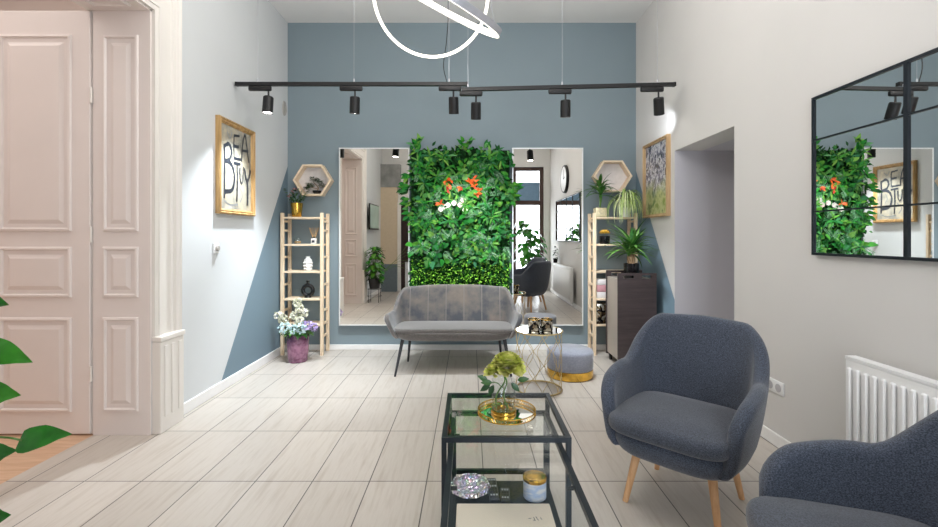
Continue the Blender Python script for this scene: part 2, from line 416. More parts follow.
def shell(bm, top, bot, zfun, z0, H, th=.055, zin=None, N=72, tipR=.1, bow=.62):
    """one-piece back and arms: wall swept along a U-shaped plan that widens from bot to top"""
    T = [V((x, y)) for x, y in top]; B = [V((x, y)) for x, y in bot]
    full = lambda P: catmull([V((-p.x, p.y)) for p in P]+[p for p in P[::-1][1:]], 14)
    TT, LT = resample(full(T), N); BB, _ = resample(full(B), N)
    zin = zin or z0
    loops = []
    for i in range(N):
        d = min(i, N-1-i)/(N-1)*LT
        zt = zfun(d, TT[i])
        if d < tipR: zt -= (zt-z0)*.55*(1-math.sqrt(max(0, 1-(1-d/tipR)**2)))
        tk = th/2*math.sqrt(max(.02, 1-(1-min(1, d/(th*.6)))**2))
        tan = TT[min(i+1, N-1)]-TT[max(i-1, 0)]; tan.normalize(); nrm = V((-tan.y, tan.x))
        if nrm.dot(TT[i]-V((0, -.15))) < 0: nrm = -nrm
        def c(z):
            u = max(0, (z-z0)/(H-z0))**bow; return BB[i].lerp(TT[i], u)
        lp = []; K = 9
        for k in range(K+1):
            z = z0+(zt-tk-z0)*k/K; w = tk*(.75+.25*min(1, k/2)); p = c(z)+nrm*w; lp.append(bm.verts.new((p.x, p.y, z)))
        for k in range(1, 6):
            a = PI*k/6; z = zt-tk+tk*math.sin(a); p = c(zt-tk)+nrm*tk*math.cos(a); lp.append(bm.verts.new((p.x, p.y, z)))
        for k in range(K, -1, -1):
            z = z0+(zt-tk-z0)*k/K; p = c(z)-nrm*tk; lp.append(bm.verts.new((p.x, p.y, z)))
        loops.append(lp)
    n = len(loops[0])
    for a, b in zip(loops, loops[1:]):
        for k in range(n): bm.faces.new((a[k], a[(k+1) % n], b[(k+1) % n], b[k]))
    bm.faces.new(loops[0]); bm.faces.new(loops[-1])

# ------------------------------------------------------------------ camera
cam = bpy.data.cameras.new('camera'); co = bpy.data.objects.new('camera', cam); C.objects.link(co)
co.location = (0, 0, 1.29); co.rotation_euler = (PI/2, 0, 0)
cam.lens = 443/938*36; cam.sensor_width = 36; cam.shift_y = -27.5/938; cam.shift_x = -1/938; cam.clip_start = .02
sc.camera = co

# ------------------------------------------------------------------ room shell
bm = BM(); box(bm, -2.44, XR, YR, YB, -.1, 0); box(bm, XR, XR+.95, 3.16, 4.08, -.1, 0); struct('floor', bm, 'tiles')
bm = BM(); box(bm, -5.2, -2.44, .3, 4.6, -.1, 0); struct('floor_hall', bm, 'parquet')
bm = BM(); box(bm, XL-.37, XR+.3, YR-.2, YB+.2, ZC, ZC+.15); struct('ceiling', bm, 'ceiling')
bm = BM(); box(bm, -5.2, -2.44, .3, 4.6, 3.95, 4.1); struct('ceiling_hall', bm, 'ceiling')
bm = BM(); box(bm, -5.35, -5.2, .3, 4.75, -.1, 3.95); box(bm, -5.2, -2.44, 4.6, 4.75, -.1, 3.95); box(bm, -5.2, -2.44, .15, .3, -.1, 3.95)
struct('wall_hall', bm, 'wall_pink')
bm = BM(); box(bm, XL-.37, XR+.3, YB, YB+.2, -.1, ZC); struct('wall_back', bm, 'wall_blue')
DY0, DY1, DZ = 1.52, 2.88, 2.76
bm = BM(); box(bm, XL-.37, XL, DY1, YB, -.1, ZC); box(bm, XL-.37, XL, YR-.2, DY0, -.1, ZC); box(bm, XL-.37, XL, DY0, DY1, DZ, ZC)
struct('wall_left', bm, 'wall_l')
bm = BM(); box(bm, XR, XR+.25, 4.08, YB, -.1, ZC); box(bm, XR, XR+.25, YR, 3.16, -.1, ZC); box(bm, XR, XR+.25, 3.16, 4.08, 2.075, ZC)
struct('wall_right', bm, 'wall_r')
bm = BM(); box(bm, XR+.25, XR+.95, 4.08, 4.2, 0, 2.1); box(bm, XR+.25, XR+.95, 3.04, 3.16, 0, 2.1); box(bm, XR+.8, XR+.95, 3.16, 4.08, 0, 2.1); box(bm, XR+.25, XR+.95, 3.16, 4.08, 2.075, 2.2)
box(bm, XR+.0, XR+.25, 4.078, 4.08, 0, 2.075); struct('wall_alcove', bm, 'alcove')
WX0, WX1, WZ = .35, 1.74, 2.92
bm = BM(); box(bm, XL, WX0, YR-.2, YR, -.1, ZC); box(bm, WX1, XR+.25, YR-.2, YR, -.1, ZC); box(bm, WX0, WX1, YR-.2, YR, WZ, ZC); box(bm, WX0, WX1, YR-.2, YR, -.1, .05)
struct('wall_rear', bm, 'wall_white')
bm = BM(); box(bm, XL, -1.70, YR, -.32, 0, .64); struct('wall_pier_dado', bm, 'dado')
bm = BM(); box(bm, XL, -1.70, YR, -.32, .64, 2.42); struct('wall_pier', bm, 'cream_panel')
bm = BM(); box(bm, XL, -1.62, YR, -.30, 2.42, 2.95); struct('wall_pier_beam', bm, 'concrete')
# baseboards
def skirt(name, boxes, h=.075):
    bm = BM()
    for x0, x1, y0, y1 in boxes: box(bm, x0, x1, y0, y1, 0, h, .004, 1)
    struct(name, bm, 'trim')
skirt('baseboard_left', [(XL, XL+.014, 3.14, YB), (XL, XL+.014, -.32, 1.27)], .085)
skirt('baseboard_back', [(XL+.014, XR-.014, YB-.014, YB)], .06)
skirt('baseboard_right', [(XR-.014, XR, 4.08, YB-.014), (XR-.014, XR, YR, 3.16)], .08)
skirt('baseboard_rear', [(-1.2, WX0, YR, YR+.014)], .08)

# door casing (moulded architrave with plinth blocks)
def casing_profile(w):   # (offset across, projection)
    return [(0, 0), (0, .022), (.03, .022), (.034, .03), (.06, .03), (.066, .022), (.15, .022), (.16, .034), (.19, .036), (.2, .05), (.22, .055), (.23, .045), (w, .045), (w, 0)]
bm = BM(); W_ = .235
for (y, sgn) in ((DY1, 1), (DY0, -1)):
    box(bm, XL, XL+.06, min(y, y+sgn*W_), max(y, y+sgn*W_), 0, .60, .006)
    box(bm, XL, XL+.068, min(y-.004*sgn, y+sgn*(W_+.006)), max(y-.004*sgn, y+sgn*(W_+.006)), .60, .635, .008)
    for k in range(3): box(bm, XL+.06, XL+.066, y+sgn*(.05+k*.07)-.018, y+sgn*(.05+k*.07)+.018, .1, .57, .003, 1)
rows = [[bm.verts.new((XL+p, y, z)) for y, z in ((DY1+o, .63), (DY1+o, DZ+o), (DY0-o, DZ+o), (DY0-o, .63))] for o, p in casing_profile(W_)]
for a, b in zip(rows, rows[1:]):
    for k in range(3): bm.faces.new((a[k], a[k+1], b[k+1], b[k]))
struct('trim_1', bm, 'casing_cream')

def panel_frame(bm, u0, u1, z0, z1, rails, fy, side, map_):
    """raised panels on a face; rails = list of (ua,ub,za,zb)"""
    for ua, ub, za, zb in rails:
        for k, (ins, h) in enumerate(((0, .010), (.012, .016), (.028, .004), (.06, .010))):
            map_(bm, ua+ins, ub-ins, za+ins, zb-ins, h)
PZ = ((1.32, 2.59), (.893, 1.22), (.155, .764))
def ring_panel(bm, ua, ub, za, zb, P):
    """moulded frame ring + bevelled raised field; P(u,z,h)->xyz"""
    lv = [(0, .0), (.004, .012), (.016, .014), (.024, .001), (.05, .001), (.075, .011)]
    rings = [[bm.verts.new(P(u, z, h)) for u, z in ((ua+i, za+i), (ub-i, za+i), (ub-i, zb-i), (ua+i, zb-i))] for i, h in lv]
    for a, b in zip(rings, rings[1:]):
        for k in range(4): bm.faces.new((a[k], a[(k+1) % 4], b[(k+1) % 4], b[k]))
    bm.faces.new(rings[-1])
# panelled reveals of the deep opening
bm = BM()
box(bm, -2.44, XL, DY1-.012, DY1, 0, DZ)
for za, zb in PZ: ring_panel(bm, -2.375, -2.145, za, zb, lambda u, z, h: (u, DY1-.012-h, z))
box(bm, -2.44, XL, DY0, DY0+.012, 0, DZ)
for za, zb in PZ: ring_panel(bm, -2.375, -2.145, za, zb, lambda u, z, h: (u, DY0+.012+h, z))
box(bm, -2.44, XL, DY0, DY1, DZ-.012, DZ)
for ya, yb in ((DY0+.08, 2.15), (2.25, DY1-.08)): ring_panel(bm, -2.38, -2.14, ya, yb, lambda u, z, h: (u, z, DZ-.012-h))
struct('trim_2', bm, 'door_cream')
bm = BM()
for z in (DZ+.0,): box(bm, -2.50, -2.44, DY0-.1, DY1+.1, z, z+.14, .01); box(bm, -2.50, -2.44, DY1, DY1+.12, 0, DZ, .01); box(bm, -2.50, -2.44, DY0-.12, DY0, 0, DZ, .01)
struct('trim_3', bm, 'casing_cream')
# open door leaf in the hall
d1 = bpy.data.objects.new('door_1', None); C.objects.link(d1); d1.location = (-2.455, 2.86, 0); d1['kind'] = 'structure'
bm = BM(); box(bm, -.72, 0, 0, .045, .012, 2.745, .003, 1)
for za, zb in PZ: ring_panel(bm, -.58, -.115, za, zb, lambda u, z, h: (u, -h, z))
obj('door_leaf', bm, 'door_cream', d1, smooth=False)
for z in (.35, 1.25, 2.15):
    bm = BM(); tube(bm, [(.008, .0, z), (.008, .0, z+.1)], .008, 10); obj('hinge', bm, 'casing_cream', d1)
d2 = bpy.data.objects.new('door_2', None); C.objects.link(d2); d2.location = (-2.455, 1.495, 0); d2['kind'] = 'structure'
bm = BM(); box(bm, -.72, 0, 0, .045, .012, 2.745, .003, 1)
for za, zb in PZ: ring_panel(bm, -.58, -.115, za, zb, lambda u, z, h: (u, .045+h, z))
obj('door_leaf', bm, 'door_cream', d2, smooth=False)

# dark entrance door in the rear wall (seen in the left mirror)
d3 = bpy.data.objects.new('door_3', None); C.objects.link(d3); d3.location = (-1.22, YR, 0); d3['kind'] = 'structure'
bm = BM(); box(bm, -.40, .40, .0, .05, .0, 2.0, .004, 1); obj('door_leaf', bm, 'dark_door', d3, smooth=False)
bm = BM(); box(bm, -.48, -.40, 0, .07, 0, 2.08, .004, 1); box(bm, .40, .48, 0, .07, 0, 2.08, .004, 1); box(bm, -.40, .40, 0, .07, 2.0, 2.08, .004, 1); obj('door_frame', bm, 'trim', d3, smooth=False)
bm = BM(); box(bm, -.30, -.05, .05, .056, .1, .68); obj('kick_plate', bm, 'paper', d3, smooth=False)
# rear window with brown frame
w1 = bpy.data.objects.new('window_1', None); C.objects.link(w1); w1.location = (WX0, YR-.12, 0); w1['kind'] = 'structure'
ww = WX1-WX0
bm = BM()
for a in ((0, .09, .05, WZ), (ww-.09, ww, .05, WZ), (ww/2-.05, ww/2+.05, .05, WZ)): box(bm, a[0], a[1], 0, .08, a[2], a[3], .005, 1)
for z0, z1 in ((.05, .2), (2.02, 2.13), (WZ-.09, WZ)): box(bm, .09, ww-.09, 0.005, .075, z0, z1, .005, 1)
obj('window_frame', bm, 'brown_frame', w1, smooth=False)
for x0, x1 in ((.09, ww/2-.05), (ww/2+.05, ww-.09)):
    for z0, z1 in ((.2, 2.02), (2.13, WZ-.09)):
        bm = BM(); box(bm, x0, x1, .035, .041, z0, z1); obj('pane', bm, 'window_glass', w1, smooth=False)
    bm = BM(); box(bm, x0+.005, x1-.005, .05, .055, 2.13, 2.56); obj('blind', bm, 'blind', w1, smooth=False)

# ------------------------------------------------------------------ full-length mirrors and the big grid mirror
def wall_mirror(name, label, x0, x1):
    t = thing(name, label, 'mirror', ((x0+x1)/2, YB, .285), 0, 'tall wall mirrors beside the plant wall')
    w = (x1-x0)/2; z1 = 2.28-.285
    bm = BM(); box(bm, -w+.008, w-.008, -.060, -.052, .008, z1-.008); obj('mirror_glass', bm, 'mirror_warm', t, smooth=False)
    bm = BM()
    for a in ((-w, -w+.012, 0, z1), (w-.012, w, 0, z1)): box(bm, a[0], a[1], -.064, -.028, a[2], a[3])
    for a in ((0, .012), (z1-.012, z1)): box(bm, -w+.012, w-.012, -.064, -.028, a[0], a[1])
    obj('frame', bm, 'mirror_frame', t, smooth=False)
    bm = BM(); box(bm, -w+.06, w-.06, -.05, 0, .05, z1-.05); obj('backing', bm, 'white_plastic', t, smooth=False)
wall_mirror('wall_mirror', 'tall white-edged mirror on blue wall, left of the plant wall', -1.47, -.68)
wall_mirror('wall_mirror', 'tall white-edged mirror on blue wall, right of the plant wall', .474, 1.27)

t = thing('grid_mirror', 'large black-framed window-style mirror of many panes on right wall', 'mirror', (XR, 1.37, 1.187))
y0, y1, z1 = -1.04, 1.04, .853
bm = BM(); box(bm, -.02, 0, y0+.01, y1-.01, .01, z1-.01); obj('mirror_glass', bm, 'mirror', t, smooth=False)
bm = BM()
for a, b in ((y0, y0+.014), (y1-.014, y1)): box(bm, -.028, 0, a, b, 0, z1)
for a, b in ((0, .014), (z1-.014, z1)): box(bm, -.028, 0, y0+.014, y1-.014, a, b)
obj('frame', bm, 'black_metal', t, smooth=False)
bm = BM()
for k in (1, 2, 3):
    y = y1-2.08*k/4; box(bm, -.028, -.02, y-.009, y+.009, .014, z1-.014)
for z in (.235, .62): box(bm, -.026, -.02, y0+.014, y1-.014, z-.004, z+.004)
obj('glazing_bars', bm, 'black_metal', t, smooth=False)

# ------------------------------------------------------------------ plant wall
gw = thing('plant_wall', 'lush green artificial plant wall between the two tall mirrors', 'plant wall', (-.1, YB, .2))
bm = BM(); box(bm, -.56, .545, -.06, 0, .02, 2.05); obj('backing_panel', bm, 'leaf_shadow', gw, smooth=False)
def wallpt(x0=-.55, x1=.53, z0=.0, z1=2.06): return R.uniform(x0, x1), R.uniform(z0, z1)
def dirn(x, z, k=.25):
    a = R.uniform(0, 2*PI); return V((math.cos(a)*.95, -.25-R.random()*.7, math.sin(a)*.9-k))
bm = BM()
for i in range(3000):                                 # dense filler; its dark green puts shade into the gaps between leaves
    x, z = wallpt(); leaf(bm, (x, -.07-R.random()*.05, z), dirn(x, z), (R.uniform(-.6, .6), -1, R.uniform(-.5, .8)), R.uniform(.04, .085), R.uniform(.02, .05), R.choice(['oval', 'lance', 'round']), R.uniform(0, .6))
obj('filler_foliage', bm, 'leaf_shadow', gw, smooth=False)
bm = BM()
for j in range(190):                                  # clumps: every clump has its own leaf size and habit
    x, z = wallpt(z0=.80); kind = R.choice(['oval', 'heart', 'round', 'oval', 'lance']); L0 = R.uniform(.035, .095); W0 = L0*R.uniform(.4, .75) if kind != 'lance' else L0*.3; y = -.08-R.random()*.09
    for i in range(R.randint(6, 12)):
        p = V((x+R.gauss(0, .04), y-R.random()*.03, z+R.gauss(0, .04)))
        if not -.58 < p.x < .56 or p.z > 2.08: continue
        leaf(bm, p, dirn(x, z, .15), (R.uniform(-.8, .8), -1, R.uniform(-.3, .9)), L0*R.uniform(.7, 1.2), W0, kind, R.uniform(.1, .8))
obj('broad_foliage', bm, 'leaf_wall', gw, smooth=False)
bm = BM()
for i in range(60):                                   # palmate clusters
    x, z = wallpt(-.5, .48, z0=.95, z1=2.05); a = R.uniform(0, 2*PI); b = V((x, -.15-R.random()*.05, z))
    for k in range(6): leaf(bm, b, V((math.cos(a+k*.9), -.4, math.sin(a+k*.9)-.3)), (0, -1, .7), R.uniform(.07, .13), R.uniform(.02, .032), 'lance', .4)
for (x, z, s) in ((-.56, 1.75, -1), (-.60, 1.62, -1), (-.58, 1.48, -1), (-.55, 1.35, -1), (.56, 1.66, 1), (.58, 1.6, 1), (.55, 1.5, 1), (-.47, 2.08, 0), (-.5, 2.12, 0), (.04, 2.06, 0), (.06, 2.1, 0), (.28, 2.02, 0)):
    for k in range(7): leaf(bm, (x+R.uniform(-.04, .04), -.11, z+R.uniform(-.05, .05)), V((s*.8+R.uniform(-.5, .5), -.5, R.uniform(-.7, .5)+(.6 if s == 0 else 0))), (0, -1, .6), R.uniform(.07, .12), .045, 'oval', .5)
obj('hanging_foliage', bm, 'leaf_wall', gw, smooth=False)
bm = BM()
for i in range(60):                                   # pale ferny sprays
    x, z = R.uniform(-.5, .5), R.choice([R.uniform(.9, 1.4), R.uniform(.9, 1.3), R.uniform(1.3, 1.95)]); a = R.uniform(0, 2*PI); b = V((x, -.17, z)); dd = V((math.cos(a), -.3, math.sin(a)-.2)).normalized()
    for k in range(8):
        for s_ in (-1, 1):
            sd = dd.cross(V((0, -1, 0))).normalized()*s_; leaf(bm, b+dd*k*.017, sd+dd*.7, (0, -1, .3), .05*(1-k*.07), .009, 'lance', .2)
obj('fern_sprays', bm, 'leaf_silver', gw, smooth=False)
bm = BM()
for i in range(3600):                                 # clipped boxwood mat along the bottom
    x, z = wallpt(z0=.0, z1=.80); z = z+.04*math.sin(x*9)+R.uniform(-.03, .03)
    leaf(bm, (x, -.09-R.random()*.06, z), V((R.uniform(-1, 1), -1.2, R.uniform(-.8, 1))), (0, -.5, 1), R.uniform(.02, .032), R.uniform(.012, .02), 'oval', .2)
obj('boxwood_mat', bm, 'leaf_boxwood', gw, smooth=False)
def px2wall(px, py, Y=4.88): return ((px-470)/443*Y+.1, -(YB-Y), 1.29+(236-py)/443*Y-.2)
bm = BM()
for px, py in ((447, 181), (449, 184), (451, 180), (447, 190), (461, 187), (470, 182), (474, 182), (474, 186), (473, 179), (479, 191), (477, 194), (440, 204)):
    b = px2wall(px, py, 4.84)
    for k in range(4): leaf(bm, b, V((R.uniform(-1, 1), -.6, R.uniform(-1, 1))), (0, -1, .4), R.uniform(.05, .075), .026, 'oval', .3)
obj('orange_leaves', bm, 'leaf_orange', gw, smooth=False)
bm = BM()
for px, py in ((454, 203), (460, 205), (463, 200), (465, 210), (441, 209), (445, 207), (448, 205)):
    b = V(px2wall(px, py, 4.83))
    for k in range(8):
        a = 2*PI*k/8; leaf(bm, b, V((math.cos(a), -.35, math.sin(a))), (0, -1, 0), .032, .02, 'round', .3)
obj('white_blossoms', bm, 'leaf_white', gw, smooth=False)

# ------------------------------------------------------------------ pendant, tracks and spots
pend = thing('ring_pendant', 'white pendant lamp of two tilted glowing LED rings', 'pendant lamp', (-.194, 2.2, 2.485))
N1 = (.0, .89, .45); N2 = (.43, -.29, .80)
def led_ring(r, nrm, hgt=.03, w=.012, glow_on='in'):
    nrm = V(nrm).normalized(); x, y = frame_of(nrm); bmF, bmL = BM(), BM(); n = 96
    for bmx, r0, r1, h0, h1 in ((bmF, r, r+w, -hgt/2, hgt/2), (bmL, r-.004, r, -hgt/2+.002, hgt/2-.002)):
        rows = []
        for k in range(n):
            d = x*math.cos(2*PI*k/n)+y*math.sin(2*PI*k/n)
            rows.append([bmx.verts.new(d*rr+nrm*hh) for rr, hh in ((r0, h0), (r1, h0), (r1, h1), (r0, h1))])
        for i in range(n):
            a, b = rows[i], rows[(i+1) % n]
            for k in range(4): bmx.faces.new((a[k], a[(k+1) % 4], b[(k+1) % 4], b[k]))
    return bmF, bmL
f1, l1 = led_ring(.283, N1, .026, .006)
ro = obj('ring_body', f1, 'white_enamel', pend, loc=(0, 0, 0)); obj('led_strip', l1, 'led', ro, loc=(0, 0, 0))
bm = BM()
f2, l2 = led_ring(.385, N2, .032, .006)
ro2 = obj('ring_body', f2, 'silver_alu', pend, loc=(0, 0, 0)); obj('led_strip', l2, 'led', ro2, loc=(0, 0, 0))
# face strips so the rings glow towards the room
def glow_face(r0, r1, nrm, off):
    nrm = V(nrm).normalized(); x, y = frame_of(nrm); b = BM(); n = 96; rows = []
    for k in range(n):
        d = x*math.cos(2*PI*k/n)+y*math.sin(2*PI*k/n); rows.append([b.verts.new(d*r0+nrm*off), b.verts.new(d*r1+nrm*off)])
    for i in range(n): b.faces.new((rows[i][0], rows[i][1], rows[(i+1) % n][1], rows[(i+1) % n][0]))
    return b
obj('led_face', glow_face(.275, .290, N1, -.0145), 'led', ro, loc=(0, 0, 0))
obj('led_face', glow_face(.378, .392, N2, -.0175), 'led', ro2, loc=(0, 0, 0))
x1_, y1_ = frame_of(V(N1)); x2_, y2_ = frame_of(V(N2))
for a in (.55, 1.57, 2.6):
    p = (x1_*math.cos(a)+y1_*math.sin(a))*.295; bm = BM(); tube(bm, [p, V((p.x*.3, p.y, ZC-2.485))], .0012, 5); obj('suspension_wire', bm, 'silver_alu', pend)
for a in (.3, 2.4, 4.5):
    p = (x2_*math.cos(a)+y2_*math.sin(a))*.389; bm = BM(); tube(bm, [p, V((p.x*.3, p.y*.3, ZC-2.485))], .0012, 5); obj('suspension_wire', bm, 'silver_alu', pend)
bm = BM(); lathe(bm, [(0, -.03), (.09, -.03), (.09, 0), (0, 0)], 32, (0, 0, ZC-2.485)); obj('ceiling_rose', bm, 'white_enamel', pend)

TY = 3.88
def tp(px, py, Y): return V(((px-470)/443*Y, Y, 1.29+(236-py)/443*Y))
def track(label, a, b, wires, cable=None):
    a, b = V(a), V(b)
    t = thing('lighting_track', label, 'light track', a.lerp(b, .5), 0, 'black ceiling tracks')
    o = a.lerp(b, .5)
    bm = BM(); bar(bm, a-o, b-o, .034, .03); obj('rail', bm, 'black_matte', t, smooth=False)
    bm = BM()
    d = (b-a).normalized()*.02
    bar(bm, a-o-d, a-o, .037, .033); obj('end_cap', bm, 'black_matte', t, smooth=False)
    bm = BM(); bar(bm, b-o, b-o+d, .037, .033); obj('end_cap', bm, 'black_matte', t, smooth=False)
    for px in wires:
        x = (px-470)/443*TY; z = a.z+(b.z-a.z)*(x-a.x)/(b.x-a.x)
        bm = BM(); tube(bm, [V((x, a.y, z+.012))-o, V((x, a.y, ZC))-o], .0013, 5)
        lathe(bm, [(.007, .012), (.007, .04), (.002, .05)], 10, V((x, a.y, z))-o); obj('suspension_wire', bm, 'silver_alu', t)
    if cable:
        bm = BM(); tube(bm, [V(p)-o for p in cable], .004, 6); obj('power_cable', bm, 'black_matte', t)
    return t
LA, LB = tp(238, 84.5, TY), tp(466, 83, TY); RA, RB = tp(464, 89.5, TY-.05), tp(673, 84.5, TY-.05)
LA.z = LB.z = 2.62
track('straight black lighting track hanging on the left, with power cable', LA, LB, (258, 354, 449), catmull([(-.215, TY, ZC), (-.19, TY, 3.3), (-.205, TY, 3.0), (-.232, TY, 2.78), (-.20, TY, 2.63)], 6))
track('black lighting track on the right, overlapping end below its neighbour', RA, RB, (468, 561, 655))
def spot(px, x_head, y_top, left_first, aim, label, power, on_l, col=(1, .96, .92), size=60):
    Y = TY if px < 470 else TY-.05
    if on_l: z = 2.62-.015
    else: u = ((px-464)/(673-464)); z = RA.z+(RB.z-RA.z)*u-.015; Y = TY-.05
    x = (px-470)/443*Y; hx = (x_head-470)/443*Y
    t = thing('track_spotlight', label, 'spotlight', (hx, Y, z), 0, 'black spotlights on the tracks')
    dx = x-hx
    bm = BM(); box(bm, dx-.10, dx+.10, -.017, .017, -.045, 0, .012, 2); obj('adapter_box', bm, 'black_matte', t)
    bm = BM(); tube(bm, [(0, 0, -.04), (0, 0, -.10)], .008, 8); obj('stem', bm, 'black_matte', t)
    d = (V(aim)-V((hx, Y, z-.17))).normalized()
    vis = V((d.x*.45, d.y*.5, -1)).normalized() if True else d
    h = BM(); x_, y_ = frame_of(vis); c0 = V((0, 0, -.095))-vis*.0
    prof = [(.0, 0), (.036, .0), (.043, .008), (.044, .145), (.040, .147), (.038, .135), (0, .135)]
    q = vis.to_track_quat('Z', 'Y'); lathe(h, prof, 28)
    for v in h.verts: v.co = c0+q@v.co
    obj('lamp_head', h, 'black_matte', t)
    h = BM(); lathe(h, [(0, .136), (.037, .136), (.037, .139), (0, .139)], 24)
    for v in h.verts: v.co = c0+q@v.co
    obj('lens', h, 'lens', t)
    L = bpy.data.lights.new('spot_light', 'SPOT'); L.energy = power; L.spot_size = math.radians(size); L.spot_blend = .8; L.shadow_soft_size = .035; L.color = col
    lo = bpy.data.objects.new('spot_light', L); C.objects.link(lo); lo.location = V((hx, Y, z))+c0+vis*.16
    lo.rotation_euler = (-(V(aim)-lo.location)).to_track_quat('Z', 'Y').to_euler()
spot(260, 268.5, 95, 1, (XL+.12, 3.55, 0), 'black track spotlight nearest left wall, shining down on painting', 190, True, (.84, .93, 1), 90)
spot(351, 355, 95, 1, (-1.4, 4.6, 0), 'black track spotlight aimed down in front of left mirror', 160, True, (.84, .93, 1), size=85)
spot(450, 453.5, 95, 0, (-.1, YB, 1.0), 'black track spotlight under the power cable, at end of left track', 60, True, (.95, 1, .95))
spot(471, 476, 98, 0, (.05, YB, 1.1), 'black track spotlight at the left tip of the right track', 60, False, (.95, 1, .95))
spot(560, 565.5, 97, 0, (1.0, 4.7, 0), 'black track spotlight aimed down in front of right mirror', 165, False, (.86, .94, 1), size=85)
spot(652, 658.5, 95, 0, (XR, 4.27, 2.38), 'black track spotlight nearest right wall, above painting', 16, False, (.85, .92, 1), 50)

# ------------------------------------------------------------------ paintings
def ribbon(bm, pts, w, X):
    P = catmull([V((a, b)) for a, b in pts], 6) if len(pts) > 2 else [V(p) for p in pts]
    rows = []
    for i, p in enumerate(P):
        d = P[min(i+1, len(P)-1)]-P[max(i-1, 0)]; d.normalize(); n = V((-d.y, d.x))*w/2*(.8+.4*R.random())
        rows.append([bm.verts.new(X(p+n)), bm.verts.new(X(p-n))])
    for a, b in zip(rows, rows[1:]): bm.faces.new((a[0], b[0], b[1], a[1]))
def picture(name, label, x, y0, y1, z0, z1, art, side, gild='gilt', fw=.045):
    t = thing(name, label, 'painting', (x, (y0+y1)/2, z0))
    hy = (y1-y0)/2; h = z1-z0; s = side                       # side: +1 faces +X
    bm = BM()
    prof = [(0, 0), (0, .035), (.012, .042), (.02, .032), (.03, .034), (fw, .018), (fw, 0)]
    cs = [(-hy, 0), (hy, 0), (hy, h), (-hy, h)]; ins = [(1, 1), (-1, 1), (-1, -1), (1, -1)]
    rings = [[bm.verts.new((s*p, c[0]+i[0]*o, c[1]+i[1]*o)) for o, p in prof] for c, i in zip(cs, ins)]
    for k in range(4):
        a, b = rings[k], rings[(k+1) % 4]
        for j in range(len(prof)-1): bm.faces.new((a[j], a[j+1], b[j+1], b[j]))
    obj('frame', bm, gild, t, smooth=False)
    bm = BM(); box(bm, min(0, s*.014), max(0, s*.014), -hy+fw-.003, hy-fw+.003, fw-.003, h-fw+.003); obj('canvas', bm, art, t, smooth=False)
    return t, hy, h
t, hy, h = picture('framed_painting', 'gilt-framed lettered abstract painting on left wall', XL, 3.60, 4.20, 1.475, 2.275, 'art_beauty', 1)
fw = .045
def PX(k): return lambda p: (.0145+k, -hy+fw+p.x*(2*hy-2*fw), h-fw-p.y*(h-2*fw))
LET = {  # lettering  B E A U T Y, in loose brush strokes
 'B': [[(.12, .24), (.13, .5), (.12, .88)], [(.12, .26), (.26, .22), (.34, .30), (.28, .40), (.15, .43)], [(.15, .43), (.34, .46), (.43, .60), (.36, .76), (.14, .80)]],
 'E': [[(.42, .08), (.41, .22), (.42, .37)], [(.42, .09), (.60, .07)], [(.42, .22), (.57, .21)], [(.42, .37), (.64, .36)]],
 'A': [[(.66, .38), (.70, .16), (.78, .03), (.84, .16), (.92, .37)], [(.69, .24), (.90, .22)]],
 'T': [[(.40, .43), (.62, .42)], [(.51, .43), (.52, .66), (.50, .90)]],
 'U': [[(.60, .46), (.61, .60), (.66, .66), (.71, .58), (.72, .44)]],
 'Y': [[(.76, .46), (.80, .56), (.86, .62)], [(.97, .46), (.92, .56), (.86, .62)], [(.86, .62), (.87, .78), (.86, .93)]]}
k = 0
for L_, w in (('B', .05), ('E', .032), ('A', .034), ('T', .036), ('U', .028), ('Y', .044)):
    bm = BM()
    for s_ in LET[L_]: k += 1; ribbon(bm, s_, w, PX(.0003*k))
    obj('painted_letter', bm, 'stroke_dark', t, smooth=False)
for s_ in ([(.10, .90), (.3, .95), (.55, .93)], [(.2, .08), (.3, .14), (.36, .06)], [(.06, .3), (.08, .7)], [(.25, .5), (.30, .6), (.24, .68)], [(.94, .1), (.95, .5)], [(.58, .7), (.7, .8), (.62, .9)]):
    bm = BM(); ribbon(bm, s_, .024, PX(.0001)); obj('paint_stroke', bm, 'stroke_grey', t, smooth=False)
picture('framed_painting', 'tan wood framed blossom painting in greys and green on right wall', XR, 4.16, 4.745, 1.48, 2.25, 'art_blossom', -1, 'frame_tan', .03)

# ------------------------------------------------------------------ pine shelf units
def shelf_unit(name, label, xl, xr):
    yf, yb = 4.79, 4.985
    t = thing(name, label, 'shelf unit', ((xl+xr)/2, (yf+yb)/2, 0), 0, 'narrow pine ladder shelves')
    hx = (xr-xl)/2; hy = (yb-yf)/2; w = .017
    for sx in (-1, 1):
        for sy in (-1, 1):
            bm = BM(); box(bm, sx*hx-w, sx*hx+w, sy*hy-w*.9, sy*hy+w*.9, 0, 1.54, .002, 1); obj('post', bm, 'pine', t, smooth=False)
        for z in (.20, .335+.0, .48, .76, 1.06, 1.35, 1.45):
            bm = BM(); box(bm, sx*hx-.009, sx*hx+.009, -hy+.01, hy-.01, z-.011, z+.011); obj('rung', bm, 'pine_x', t, smooth=False)
    for z in (.335, .613, .91, 1.203, 1.496):
        bm = BM(); box(bm, -hx+w+.0005, hx-w-.0005, -hy-.012, hy+.012, z-.02, z, .003, 1)
        obj('shelf_board', bm, 'pine_x', t, smooth=False)
    return t
shelf_unit('ladder_shelf', 'narrow pine ladder shelf standing in the left corner', -2.028, -1.60)
shelf_unit('ladder_shelf', 'narrow pine ladder shelf behind the dark trolley', 1.345, 1.79)
